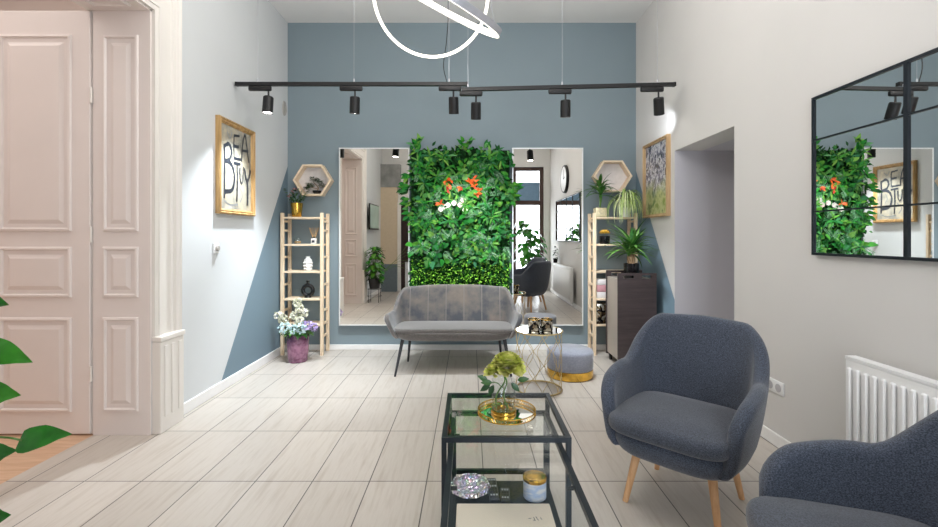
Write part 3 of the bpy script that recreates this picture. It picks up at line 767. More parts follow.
def hexa(name, label, cx, cz, rw=.215, inner='white_box'):
    t = thing(name, label, 'wall shelf', (cx, YB, cz-rw*.86), 0, 'hexagonal wooden wall shelves')
    def hx(r): return [(r*math.cos(PI*k/3), rw*.86+r*.93*math.sin(PI*k/3)) for k in range(6)]
    bm = BM(); o_, i_ = hx(rw), hx(rw-.024)
    vs = [[bm.verts.new((p[0], y, p[1])) for p in q] for q, y in ((o_, -.11), (i_, -.11), (i_, -.004), (o_, -.004))]
    for a, b in zip(vs, vs[1:]+vs[:1]):
        for k in range(6): bm.faces.new((a[k], a[(k+1) % 6], b[(k+1) % 6], b[k]))
    obj('hexagon_frame', bm, 'pine_x', t, smooth=False)
    bm = BM(); prism(bm, hx(rw-.025), 'y', -.008, -.002); obj('back_board', bm, inner, t, smooth=False)
hexa('hexagon_shelf', 'hexagonal wooden wall shelf above the left pine shelf unit', -1.755, 1.29+(236-180)/443*4.92)
hexa('hexagon_shelf', 'hexagonal wooden wall shelf above the right pine shelf unit', 1.59, 1.29+(236-176)/443*4.92)
SZ = dict(a=1.496, b=1.203, c=.91, d=.613, e=.335)

def squeeze(bm, lo=None, hi=None):
    """leaves pressed against a wall spread no further than it"""
    m = max(v.co.x for v in bm.verts); n = min(v.co.x for v in bm.verts)
    for v in bm.verts:
        if hi is not None and m > hi and v.co.x > 0: v.co.x *= hi/m
        if lo is not None and n < lo and v.co.x < 0: v.co.x *= lo/n
def pot_plant_leaves(bm, c, n, L, W, shape='oval', spread=.08, up=.4, curl=.5):
    for i in range(n):
        a = R.uniform(0, 2*PI); r = spread*math.sqrt(R.random()); z = R.uniform(0, 1)
        b = V(c)+V((math.cos(a)*r, math.sin(a)*r, z*spread*1.1)); b.y *= .7; leaf(bm, b, V((math.cos(a), math.sin(a), up+R.uniform(-.5, .6))), (0, 0, 1), L*R.uniform(.7, 1.2), W*R.uniform(.8, 1.2), shape, curl)
# bonsai in the hexagon
zb = 1.29+(236-180)/443*4.92-.215*.805+.024
t = thing('bonsai_plant', 'small dark bonsai plant standing inside the left hexagon shelf', 'plant', (-1.715, 4.965, zb))
bm = BM(); lathe(bm, [(0, 0), (.03, 0), (.045, .012), (.05, .035), (.042, .035), (.038, .026), (0, .026)], 20); obj('pot', bm, 'black_glaze', t)
bm = BM(); tube(bm, catmull([(0, 0, .03), (.015, 0, .06), (-.01, 0, .10), (-.04, 0, .13)], 4), lambda u: .006-.003*u, 6); tube(bm, [(.01, 0, .055), (-.07, 0, .075)], .004, 6); obj('trunk', bm, 'bark', t)
bm = BM()
for c in ((-.01, 0, .13), (-.04, 0, .145), (.03, .0, .11), (-.09, 0, .08), (-.07, 0, .07), (.055, 0, .07), (-.11, 0, .04)): pot_plant_leaves(bm, c, 60, .024, .016, 'oval', .034, .6)
obj('foliage', bm, 'leaf_dark', t, smooth=False)
# gold vase with foliage on the left unit
t = thing('gold_vase', 'shiny gold vase on top of the left pine shelf unit', 'vase', (-1.90, 4.86, SZ['a']))
bm = BM(); lathe(bm, [(0, 0), (.042, 0), (.05, .01), (.055, .06), (.064, .13), (.065, .155), (.061, .155), (.055, .12), (.045, .02), (0, .02)], 28); obj('vase_body', bm, 'polished_gold', t)
t = thing('foliage_bunch', 'bunch of dark green leafy stems in the gold vase', 'plant', (-1.90, 4.86, SZ['a']+.03))
bm = BM()
for k in range(9):
    a = 2*PI*k/9; tube(bm, catmull([(0, 0, 0), (math.cos(a)*.03, math.sin(a)*.03, .13), (math.cos(a)*.10, math.sin(a)*.08, .20+R.random()*.1)], 4), .0025, 5)
obj('stems', bm, 'stem_green', t)
bm = BM()
for i in range(90):
    a = R.uniform(0, 2*PI); u = R.random(); b = V((math.cos(a)*(.03+.09*u), math.sin(a)*(.03+.05*u), .13+.14*u+R.uniform(-.03, .03))); leaf(bm, b, V((math.cos(a), math.sin(a)*.6, R.uniform(-.3, 1))), (0, -.4, 1), R.uniform(.03, .055), .022, 'oval', .4)
obj('leaves', bm, 'leaf_dark', t, smooth=False)
bm = BM()
for b in ((-.03, -.05, .24), (-.06, -.05, .2), (.0, -.05, .27)):
    for k in range(8): leaf(bm, b, rv()+V((0, -.3, .3)), (0, -1, .5), .03, .018, 'oval', .3)
leafmat('petal_dusty', [(0, (120, 84, 90)), (1, (160, 120, 120))]); obj('dusky_flowers', bm, 'petal_dusty', t, smooth=False)
# small glass jar, reed diffuser, ribbed vase, ring vase
t = thing('glass_jar', 'small clear glass jar with lid on the second pine shelf', 'jar', (-1.895, 4.87, SZ['b']))
bm = BM(); lathe(bm, [(0, 0), (.036, 0), (.040, .01), (.040, .05), (.036, .055), (.036, .008), (0, .008)], 24); obj('jar_body', bm, 'clear_glass', t)
bm = BM(); lathe(bm, [(.041, .056), (.041, .062), (.01, .07), (.008, .078), (0, .08)], 24); obj('lid', bm, 'clear_glass', t)
bm = BM(); lathe(bm, [(0, .009), (.033, .009), (.033, .03), (0, .03)], 20); obj('contents', bm, 'reed', t)
t = thing('reed_diffuser', 'white reed diffuser bottle with brown sticks on left shelf unit', 'diffuser', (-1.715, 4.87, SZ['b']))
bm = BM(); box(bm, -.026, .026, -.026, .026, 0, .062, .006); lathe(bm, [(.012, .06), (.012, .078), (.0, .078)], 14); obj('bottle', bm, 'white_ceramic', t)
bm = BM(); box(bm, -.016, .016, -.0275, -.0262, .015, .042); obj('label_patch', bm, 'ink', t, smooth=False)
bm = BM(); lathe(bm, [(.0135, .066), (.0135, .08), (.01, .08), (.01, .066)], 14); obj('collar', bm, 'black_glaze', t)
bm = BM()
for k in range(9):
    a = 2*PI*k/9; tube(bm, [(0, 0, .03), (math.cos(a)*.055, math.sin(a)*.03, .18)], .002, 5)
obj('reeds', bm, 'reed', t)
t = tag(obj('ribbed_vase', (lambda b: (lathe(b, [(0, 0), (.036, 0), (.046, .018), (.040, .03), (.052, .05), (.044, .066), (.052, .085), (.040, .102), (.042, .118), (.026, .13), (.020, .14), (.024, .155), (.019, .155), (.015, .14), (0, .13)], 24, (0, 0, 0), lambda u, z: 1+.06*math.cos(u*2*PI*8)), b)[1])(BM()), 'white_ceramic', loc=(0, 0, 0)), 'white bumpy ceramic vase on the middle pine shelf', 'vase'); t.location = (-1.785, 4.88, SZ['c'])
t = thing('ring_vase', 'black ring-shaped donut vase on the fourth pine shelf', 'vase', (-1.785, 4.88, SZ['d']))
bm = BM(); tube(bm, [V((math.cos(a)*.055, 0, .078+math.sin(a)*.055)) for a in [2*PI*k/32 for k in range(32)]], .0215, 12, closed=True); obj('ring_body', bm, 'black_glaze', t)
bm = BM(); lathe(bm, [(.018, .145), (.015, .165), (.017, .17), (.022, .185), (.016, .185), (.0, .17)], 18); obj('neck', bm, 'black_glaze', t)
bm = BM(); lathe(bm, [(0, 0), (.038, 0), (.034, .012), (.02, .022), (0, .022)], 18); obj('foot', bm, 'black_glaze', t)
# purple floor vase with flowers
t = thing('purple_vase', 'purple mottled glass vase on floor by the left pine shelf unit', 'vase', (-1.775, 4.57, 0))
bm = BM(); lathe(bm, [(0, 0), (.092, 0), (.098, .01), (.108, .12), (.112, .25), (.108, .285), (.10, .285), (.102, .24), (.095, .03), (0, .03)], 32); obj('vase_body', bm, 'purple_glass', t)
t = thing('flower_bouquet', 'white, blue and lilac flower bouquet in the purple vase', 'flowers', (-1.775, 4.57, .05))
bm = BM()
blo = [(-.20, 0, .42, 'w'), (-.14, -.02, .38, 'w'), (-.10, -.09, .31, 'a'), (-.02, -.10, .30, 'a'), (.07, -.1, .31, 'a'), (-.03, 0, .42, 'w'), (.02, -.02, .50, 'w'), (.06, 0, .45, 'w'), (.12, -.06, .33, 'l'), (.17, -.03, .31, 'l'), (.04, -.06, .38, 'w'), (-.01, .02, .55, 'w')]
for x, y, z, c in blo: tube(bm, catmull([(0, 0, 0), (x*.3, y*.3, .2), (x, y, z)], 4), .003, 5)
obj('stems', bm, 'stem_green', t)
for cc, mt, nm in (('w', 'petal_mix', 'white_blossoms'), ('a', 'petal_aqua', 'blue_blossoms'), ('l', 'petal_lilac', 'lilac_blossoms')):
    bm = BM()
    for x, y, z, c in blo:
        if c != cc: continue
        rr = .055 if c == 'a' else .042
        for i in range(70):
            d = rv().normalized(); leaf(bm, V((x, y, z))+d*rr*R.uniform(.55, .9), d+rv(.7), d, .026, .02, 'round', .4)
    obj(nm, bm, mt, t, smooth=False)
bm = BM()
for i in range(70):
    a = R.uniform(0, 2*PI); r = R.uniform(.04, .12); leaf(bm, (math.cos(a)*r, math.sin(a)*r*.8, .235+R.random()*.06), V((math.cos(a), math.sin(a), R.uniform(-.5, .3))), (0, 0, 1), R.uniform(.06, .10), .045, 'oval', .5)
obj('leaves', bm, 'leaf_palm', t, smooth=False)

# right shelf unit content
t = thing('palm_plant', 'small leafy palm plant in beige patterned pot, on right pine shelf unit', 'plant', (1.415, 4.82, SZ['a']))
bm = BM(); box(bm, -.062, .062, -.05, .05, 0, .10, .01); obj('pot', bm, 'pebble_pot', t)
bm = BM(); tube(bm, [(0, 0, .1), (.0, 0, .25)], .008, 8); tube(bm, [(0, 0, .1), (.02, 0, .22)], .006, 8); obj('trunk', bm, 'stem_green', t)
bm = BM()
for i in range(40):
    a = R.uniform(0, 2*PI); arcleaf(bm, (R.uniform(0, .02), 0, .22+R.random()*.12), a, R.uniform(.0, 1.1), R.uniform(.15, .29), R.uniform(.03, .045), R.uniform(.4, 1.2), 6)
for v in bm.verts:
    if v.co.y > 0: v.co.y *= .33
squeeze(bm, hi=.20)
obj('leaves', bm, 'leaf_palm', t, smooth=False)
t = thing('spider_plant', 'spider plant with drooping cream-striped leaves on right shelf unit', 'plant', (1.69, 4.81, SZ['a']))
bm = BM(); lathe(bm, [(0, 0), (.04, 0), (.055, .08), (.06, .10), (.053, .10), (.045, .08), (0, .08)], 24); obj('pot', bm, 'white_ceramic', t)
bm = BM()
for i in range(110):
    a = R.uniform(PI*.95, PI*2.05); arcleaf(bm, (R.uniform(-.02, .02), R.uniform(-.02, .02), .09), a, R.uniform(.9, 1.5), R.uniform(.42, .66), R.uniform(.018, .028), R.uniform(3.0, 3.6), 10)
squeeze(bm, -.22, .14); obj('leaves', bm, 'leaf_spider', t, smooth=False)
t = thing('flower_pot', 'black pot of yellow flowers on second right pine shelf', 'plant', (1.475, 4.85, SZ['b']))
bm = BM(); lathe(bm, [(0, 0), (.05, 0), (.055, .01), (.055, .085), (.05, .09), (.048, .07), (0, .07)], 24); obj('pot', bm, 'black_glaze', t)
bm = BM()
for i in range(120):
    d = rv().normalized(); leaf(bm, V((0, 0, .11))+V((d.x*.045, d.y*.04, abs(d.z)*.03)), d+V((0, 0, .5)), d, .022, .018, 'round', .3)
obj('yellow_blooms', bm, 'petal_yellow', t, smooth=False)
for nm, lb, m, x0, x1, z, hh in (('storage_box', 'white box on third shelf of the right unit, under a pink box', 'white_box', 1.375, 1.56, SZ['d'], .07), ('storage_box', 'pink box stacked on a white box in right pine shelf unit', 'pink_box', 1.38, 1.55, SZ['d']+.07, .075), ('storage_box', 'white box topmost above the pink box in right pine shelf unit', 'white_box', 1.385, 1.54, SZ['d']+.145, .06)):
    bm = BM(); box(bm, x0, x1, 4.80, 4.97, z, z+hh, .006); tag(obj(nm, bm, m), lb, 'box', 'boxes on the right pine shelves')
bm = BM(); box(bm, 1.375, 1.52, 4.80, 4.96, SZ['e'], SZ['e']+.22, .004); tag(obj('mosaic_box', bm, 'mosaic_mirror'), 'dark and gold patterned box on lower right pine shelf', 'box')

# trolley
t = thing('bar_trolley', 'dark brown trolley with cut-out handles beside right pine shelf unit', 'trolley', (1.62, 4.48, 0))
def slotted(bm, y0, y1):
    x0, x1, z0, z1 = -.188, .188, .06, .93; sz0, sz1 = .878, .908
    box(bm, x0, x1, y0, y1, z0, sz0); box(bm, x0, x1, y0, y1, sz1, z1)
    for a, b in ((x0, -.135), (-.03, .045), (.135, x1)): box(bm, a, b, y0, y1, sz0, sz1)
bm = BM(); slotted(bm, -.19, -.172); obj('front_panel', bm, 'dark_laminate', t, smooth=False)
bm = BM(); slotted(bm, .172, .19); obj('back_panel', bm, 'dark_laminate', t, smooth=False)
bm = BM(); box(bm, -.178, -.162, -.172, .172, .08, .85); obj('side_panel', bm, 'taupe_panel', t, smooth=False)
bm = BM(); box(bm, .162, .178, -.172, .172, .08, .85); obj('side_panel', bm, 'taupe_panel', t, smooth=False)
bm = BM(); box(bm, -.178, .178, -.172, .172, .85, .868); obj('top_board', bm, 'taupe_panel', t, smooth=False)
bm = BM(); box(bm, -.162, .162, -.172, .172, .08, .098); obj('bottom_board', bm, 'dark_laminate', t, smooth=False)
for sx in (-.15, .15):
    for sy in (-.15, .15):
        bm = BM(); box(bm, sx-.016, sx+.016, sy-.02, sy+.02, .05, .08); 
        prism(bm, [(sy+.027*math.cos(2*PI*k/16), .027+.027*math.sin(2*PI*k/16)) for k in range(16)], 'x', sx-.011, sx+.011); obj('caster', bm, 'black_matte', t)
t = thing('yucca_plant', 'spiky-leaved plant in a black pot on top of the dark trolley', 'plant', (1.61, 4.42, .868))
bm = BM(); lathe(bm, [(0, 0), (.066, 0), (.072, .01), (.074, .15), (.068, .15), (.066, .125), (0, .125)], 28); obj('pot', bm, 'black_glaze', t)
bm = BM()
for x, z in ((0, .30), (-.03, .22), (.03, .24)): tube(bm, [(x*.6, 0, .12), (x, .01, z)], .013, 8)
obj('trunk', bm, 'bark', t)
bm = BM()
for i in range(72):
    k = i % 3; x, z = ((0, .30), (-.03, .23), (.03, .25))[k]
    arcleaf(bm, (x, 0, z-.02+R.random()*.08), R.uniform(0, 2*PI), R.uniform(-.15, 1.3), R.uniform(.25, .36), R.uniform(.032, .046), R.uniform(.3, 1.3), 7)
squeeze(bm, hi=.255); obj('leaves', bm, 'leaf_palm', t, smooth=False)

# ------------------------------------------------------------------ sofa and armchairs
def legs(t, feet, mat, r0, r1):
    for (a, b) in feet:
        bm = BM(); tube(bm, [a, V(a).lerp(V(b), .5), b], lambda u: r0+(r1-r0)*u, 14); obj('leg', bm, mat, t)
sofa = thing('loveseat_sofa', 'grey velvet two-seat sofa with black legs in front of plant wall', 'sofa', (-.155, 4.36, 0))
bm = BM()
def zs(d, p):
    return .575+(.785-.575)*smoothstep(.30, .56, d)+.02*smoothstep(.5, .9, d)-.02
shell(bm, [(.72, -.245), (.675, -.13), (.64, .0), (.585, .15), (.49, .245), (.3, .265), (0, .27)], [(.515, -.24), (.53, -.12), (.53, .02), (.49, .13), (.40, .18), (.25, .195), (0, .20)], zs, .335, .80, .05, N=120, tipR=.07, bow=.8)
obj('backrest', bm, 'velvet_channel', sofa, ang=60)
bm = BM(); slab(bm, .57, -.285, .22, .312, .395, e=4.5, n=64, rr=.038, taper=.90); obj('seat_base', bm, 'velvet_grey', sofa, ang=60)
bm = BM(); slab(bm, .55, -.272, .16, .385, .425, e=6, n=64, rr=.018, crown=.006); obj('seat_cushion', bm, 'velvet_grey', sofa, ang=60)
sofa.scale = (1.035, 1, 1)
legs(sofa, [((-.46, -.17, .34), (-.515, -.30, 0)), ((.46, -.17, .34), (.515, -.30, 0)), ((-.43, .12, .34), (-.465, .19, 0)), ((.43, .12, .34), (.465, .19, 0))], 'charcoal_metal', .017, .009)

def armchair(label, loc, rz):
    t = thing('armchair', label, 'armchair', loc, rz, 'slate blue armchairs')
    bm = BM()
    def zf(d, p): return .585+.045*smoothstep(0, .3, d)+.225*smoothstep(.34, .62, d)+.01*smoothstep(.6, .9, d)
    shell(bm, [(.30, -.275), (.33, -.17), (.338, -.03), (.328, .10), (.285, .225), (.16, .295), (0, .31)],
          [(.225, -.27), (.24, -.14), (.238, .0), (.215, .11), (.165, .175), (.09, .20), (0, .207)], zf, .29, .87, .064, N=96, tipR=.13, bow=.5)
    obj('backrest', bm, 'denim_fabric', t, ang=70)
    bm = BM(); slab(bm, .283, -.315, .23, .252, .37, e=4.2, n=64, rr=.05, taper=.87); obj('seat_base', bm, 'denim_fabric', t, ang=70)
    bm = BM(); slab(bm, .272, -.34, .19, .368, .448, e=5, n=64, rr=.032, crown=.02); obj('seat_cushion', bm, 'denim_cushion', t, ang=70)
    legs(t, [((sx*.16, sy*.15, .27), (sx*.205, sy*.205, 0)) for sx in (-1, 1) for sy in (-1, 1)], 'oak_leg', .021, .013)
    return t
a1 = armchair('slate blue fabric armchair on oak legs standing before the alcove', (1.045, 2.165, 0), math.radians(-43))
a2 = copy_tree(a1); a2.location = (1.135, 1.13, 0); a2.rotation_euler = (0, 0, math.radians(-108))
a2['label'] = 'slate blue fabric armchair nearest the camera, in front of the radiator'

# pouf
t = thing('velvet_pouf', 'low round blue-grey velvet pouf with gold base band', 'pouf', (.925, 4.1, 0))
bm = BM(); lathe(bm, [(.2, .075), (.21, .085), (.212, .22), (.205, .24), (.19, .25), (0, .256)], 48); obj('cushion', bm, 'velvet_blue', t)
bm = BM(); lathe(bm, [(0, .006), (.207, .006), (.209, .015), (.209, .078), (.2, .08), (0, .08)], 48); obj('gold_band', bm, 'polished_gold', t)
bm = BM(); lathe(bm, [(0, 0), (.2, 0), (.2, .006), (0, .006)], 48); obj('base', bm, 'black_matte', t)

# side table
t = thing('wire_side_table', 'round gold wire side table with mirrored top beside the sofa', 'side table', (.58, 3.735, 0))
bm = BM(); tube(bm, ringpts((0, 0, .008), .19, 64), .007, 8, closed=True); obj('base_ring', bm, 'brass_wire', t)
bm = BM(); tube(bm, ringpts((0, 0, .495), .197, 64), .006, 8, closed=True); obj('rim', bm, 'brass_wire', t)
bm = BM(); lathe(bm, [(0, .487), (.19, .487), (.19, .499), (0, .499)], 48); obj('table_top', bm, 'mirror', t, smooth=False)
for k in range(8):
    for s in (-1, 1):
        a0 = 2*PI*k/8; pts = []
        for i in range(15):
            u = i/14; a = a0+s*(2*PI/18)*(1-math.cos(2*PI*u))*1.0; r = .19-.0*math.sin(PI*u); pts.append((r*math.cos(a), r*math.sin(a), .01+.485*u))
        bm = BM(); tube(bm, pts, .0024, 6); obj('wire', bm, 'brass_wire', t)
for k, (x, lb) in enumerate(((.535, 'black and gold mirrored candle holder, left of two on wire table'), (.64, 'black and gold mirrored candle holder, right of two on wire table'))):
    t = thing('candle_holder', lb, 'candle holder', (x, 3.70, .501), 0, 'mirrored candle holders on the wire table')
    bm = BM(); lathe(bm, [(0, 0), (.046, 0), (.051, .006), (.051, .095), (.046, .095), (.044, .02), (0, .02)], 12); obj('glass_body', bm, 'mosaic_mirror', t, smooth=False)
    bm = BM(); tube(bm, ringpts((0, 0, .096), .049, 24), .003, 6, closed=True); obj('rim', bm, 'gold', t)

# ------------------------------------------------------------------ nested glass tables
def rails(t, x0, x1, y0, y1, z, w, nm='top_frame', sides='lrfb', mat='black_metal'):
    bm = BM(); h = w/2
    if 'f' in sides: box(bm, x0, x1, y0, y0+w, z-w, z)
    if 'b' in sides: box(bm, x0, x1, y1-w, y1, z-w, z)
    ya = y0+w if 'f' in sides else y0; yb = y1-w if 'b' in sides else y1
    if 'l' in sides: box(bm, x0, x0+w, ya, yb, z-w, z)
    if 'r' in sides: box(bm, x1-w, x1, ya, yb, z-w, z)
    obj(nm, bm, mat, t, smooth=False)
sx0, sx1, sy0, sy1, sz = -.112, .398, 1.735, 2.232, .50
cx, cy = (sx0+sx1)/2, (sy0+sy1)/2
t = thing('nesting_table', 'square black steel table with glass top holding the gold tray', 'coffee table', (cx, cy, 0), 0, 'nested glass coffee tables')
X0, X1, Y0, Y1 = sx0-cx, sx1-cx, sy0-cy, sy1-cy; w = .02
rails(t, X0, X1, Y0, Y1, sz, w)
for x in (X0, X1-w):
    for y in (Y0, Y1-w):
        bm = BM(); box(bm, x, x+w, y, y+w, 0, sz-w); obj('leg', bm, 'black_metal', t, smooth=False)
bm = BM(); box(bm, X0+w, X1-w, Y1-w, Y1, .10, .12); obj('stretcher', bm, 'black_metal', t, smooth=False)
for x in (X0, X1-w):
    bm = BM(); box(bm, x, x+w, Y0+w, Y1-w, 0, .02); obj('stretcher', bm, 'black_metal', t, smooth=False)
bm = BM(); box(bm, X0+w, X1-w, Y0+w, Y1-w, sz-.007, sz-.001); obj('glass_top', bm, 'table_glass', t, smooth=False)
lx0, lx1, ly0, ly1, lz = -.086, .372, 1.20, 2.13, .452
cx, cy = (lx0+lx1)/2, (ly0+ly1)/2
t = thing('nesting_table', 'long low black table nested under the square one, with lower shelf', 'coffee table', (cx, cy, 0), 0, 'nested glass coffee tables')
X0, X1, Y0, Y1 = lx0-cx, lx1-cx, ly0-cy, ly1-cy
rails(t, X0, X1, Y0, Y1, lz, w); rails(t, X0, X1, Y0, Y1, .115, w, 'shelf_frame', 'lrf')
for x in (X0, X1-w):
    for y in (Y0, Y1-w):
        bm = BM(); box(bm, x, x+w, y, y+w, 0, lz-w); obj('leg', bm, 'black_metal', t, smooth=False)
bm = BM(); box(bm, X0+w, X1-w, Y0+w, Y1-w, lz-.007, lz-.001); obj('glass_top', bm, 'table_glass', t, smooth=False)
bm = BM(); box(bm, X0+w, X1-w, Y0+w, Y1-.0, .095, .113); obj('lower_shelf', bm, 'black_metal', t, smooth=False)
for x, s in ((X0+w, 1), (X1-w, -1)):
    for y in (Y1-.22, Y1-.62):
        bm = BM(); tube(bm, [(x, y, lz-.022), (x+s*.022, y, lz-.022)], .007, 10); obj('glass_pad', bm, 'black_matte', t)
# things on the nested tables
t = thing('gold_tray', 'round mirrored tray with pierced gold rim on the glass table', 'tray', (.163, 1.97, .5))
bm = BM(); lathe(bm, [(0, 0), (.124, 0), (.124, .005), (0, .005)], 48); obj('mirror_base', bm, 'mirror', t, smooth=False)
bm = BM()
for z in (.004, .022): tube(bm, ringpts((0, 0, z), .127, 60), .0024, 6, closed=True)
for k in range(60):
    a = 2*PI*k/60
    for s in (-1, 1): tube(bm, [(.127*math.cos(a), .127*math.sin(a), .004), (.127*math.cos(a+s*.105), .127*math.sin(a+s*.105), .022)], .0011, 4, cap=False)
obj('pierced_rim', bm, 'gold', t)
t = thing('cylinder_vase', 'clear glass cylinder vase with gold ring base on the tray', 'vase', (.150, 1.975, .5055))
bm = BM(); lathe(bm, [(.05, .012), (.053, .016), (.053, .145), (.050, .145), (.050, .016), (0, .012)], 36); obj('glass_body', bm, 'clear_glass', t)
bm = BM(); lathe(bm, [(0, 0), (.055, 0), (.057, .006), (.055, .014), (.042, .014), (.040, .006), (0, .005)], 36); obj('gold_base', bm, 'gold', t)
t = thing('peony_flower', 'large yellow-green artificial peony standing in the clear glass vase', 'flower', (.150, 1.975, .52))
bm = BM()
for x in (-.02, .012): tube(bm, catmull([(x*1.6, 0, .0), (x-.012, .0, .06), (x*.3+.01, 0, .12), (.0, 0, .155)], 5), .0036, 6)
tube(bm, catmull([(.0, 0, .09), (-.03, 0, .115), (-.06, -.01, .12)], 4), .002, 5)
obj('stems', bm, 'stem_green', t)
bm = BM()
for c, rr, n in (((.018, 0, .185), .062, 130), ((-.045, -.01, .165), .036, 60)):
    for i in range(n):
        u = i/n; a = i*2.399; el = 1.35-1.75*u; d = V((math.cos(a)*math.cos(el), math.sin(a)*math.cos(el), math.sin(el)))
        leaf(bm, V(c)+d*rr*.35, d+V((0, 0, .25)), V((-d.x, -d.y, .4))+rv(.3), rr*(.75+.3*u), rr*.75, 'round', -.3+.5*u, .4)
obj('petals', bm, 'petal_green', t, smooth=False)
bm = BM()
for x, y, z, dx, dz in ((-.05, -.01, .12, -1, .1), (-.06, -.01, .11, -1, -.5), (-.045, -.01, .11, -.5, -1), (-.07, 0, .125, -.8, .5), (.06, -.01, .13, 1, .25), (.03, -.03, .125, .6, -.5)):
    leaf(bm, (x, y, z), V((dx, -.2, dz)), (0, -1, .6), .055, .026, 'oval', .3)
obj('leaves', bm, 'leaf_dark', t, smooth=False)
S = .113
t = tag(obj('crystal_bowl', (lambda b: (lathe(b, [(0, 0), (.045, 0), (.075, .02), (.092, .034), (.086, .050), (.080, .048), (.084, .034), (.066, .018), (0, .010)], 20, (0, 0, 0), lambda u, z: 1+.03*math.cos(u*2*PI*10)), b)[1])(BM()), 'crystal', loc=(0, 0, 0), smooth=False), 'iridescent cut crystal bowl on the black lower shelf', 'bowl'); t.location = (.000, 2.02, S)
def remote(label, loc, L, W, rz, rows, tilt=0):
    t = thing('remote_control', label, 'remote', loc, rz, 'remote controls on the lower shelf')
    bm = BM(); box(bm, -W/2, W/2, -L/2, L/2, 0, .018, .006, 2); obj('body', bm, 'remote_body', t)
    for i in range(rows):
        bm = BM()
        for k in (-1, 0, 1): box(bm, k*W*.27-W*.09, k*W*.27+W*.09, L/2-.02-i*L*.8/rows-.006, L/2-.02-i*L*.8/rows+.002, .018, .021)
        obj('button_row', bm, 'silver_alu' if i == 0 or i % 4 == 3 else 'charcoal_metal', t, smooth=False)
remote('long black remote control beside the crystal bowl', (.106, 2.04, S), .175, .045, .04, 8)
remote('short dark remote control next to the long one', (.158, 1.995, S), .10, .042, -.05, 4)
t = thing('candle_jar', 'white and blue marbled candle jar with gold top on lower shelf', 'candle', (.292, 2.0, S))
bm = BM(); lathe(bm, [(0, 0), (.048, 0), (.052, .005), (.052, .085), (.048, .085), (.046, .06), (0, .06)], 36); obj('jar', bm, 'marble_blue', t)
bm = BM(); lathe(bm, [(.053, .08), (.054, .092), (.046, .096), (.03, .091), (0, .094)], 36, (0, 0, 0), lambda u, z: 1+.012*math.sin(u*50)); obj('lid', bm, 'gold', t)
t = thing('cream_box', 'flat cream cardboard box filling most of the lower shelf', 'box', (.143, 1.58, S))
bm = BM(); box(bm, -.20, .20, -.33, .335, 0, .022, .003, 1); obj('box_body', bm, 'cream_board', t, smooth=False)
bm = BM()
for pts in ([(.095, .19), (.108, .1921)], [(.118, .20), (.12, .186), (.121, .178)], [(.114, .18), (.124, .178)], [(.128, .204), (.131, .19), (.136, .178)], [(.145, .198), (.15, .184)]):
    ribbon(bm, pts, .0028, lambda p: (p.x, p.y+.04, .0224))
obj('printed_mark', bm, 'ink', t, smooth=False)

# ------------------------------------------------------------------ radiator, sockets, sensor
t = thing('panel_radiator', 'white ribbed panel radiator on right wall under the grid mirror', 'radiator', (1.80, 1.30, .11))
bm = BM(); box(bm, -.022, .030, -.80, .80, 0, .60, .006); obj('panel', bm, 'white_enamel', t)
bm = BM()
n = 37
for k in range(n):
    y = -.77+1.54*k/(n-1); box(bm, -.036, -.020, y-.012, y+.012, .035, .565, .006, 1)
obj('ribs', bm, 'white_enamel', t)
bm = BM(); box(bm, -.0225, .0305, -.8005, .8005, .60, .614); obj('top_grille', bm, 'white_enamel', t)
bm = BM(); box(bm, .030, .078, -.5, -.46, .1, .5); box(bm, .030, .078, .46, .5, .1, .5); obj('wall_bracket', bm, 'white_enamel', t, smooth=False)
bm = BM(); tube(bm, [(.01, .74, 0), (.01, .74, -.06), (.07, .74, -.06)], .009, 8); obj('pipe', bm, 'white_enamel', t)
t = thing('double_socket', 'white double power socket low on the right wall', 'socket', (XR, 2.73, .325))
bm = BM(); box(bm, -.01, 0, -.077, .077, 0, .08, .004); obj('cover_plate', bm, 'white_plastic', t)
for y in (-.036, .036):
    bm = BM(); h_ = [(-.0105, 0)]; 
    lathe(bm, [(0, .0), (.02, 0), (.022, .002), (.025, .002), (.025, .003), (0, .0032)], 24)
    for v in bm.verts: v.co = V((-.0098-v.co.z, v.co.x+y, v.co.y+.04))
    o = obj('socket_well', bm, 'silver_alu', t)
t = thing('light_switch', 'small white switch with round button on left wall below painting', 'switch', (XL, 3.60, 1.15))
bm = BM(); box(bm, 0, .012, -.04, .04, 0, .08, .004); obj('cover_plate', bm, 'white_plastic', t)
bm = BM(); lathe(bm, [(0, .0), (.022, 0), (.02, .018), (0, .02)], 20)
for v in bm.verts: v.co = V((.011+v.co.z, v.co.x, v.co.y+.04))
obj('knob', bm, 'grey_sensor', t)
t = thing('wall_vent', 'small oval grey vent high on left wall near the corner', 'vent', (XL, 4.93, 2.63))
bm = BM(); lathe(bm, [(0, 0), (.06, 0), (.055, .012), (.04, .012), (.038, .006), (0, .006)], 28)
for v in bm.verts: v.co = V((v.co.z, v.co.x*.8, v.co.y*1.4+.08))
obj('cover', bm, 'grey_sensor', t)

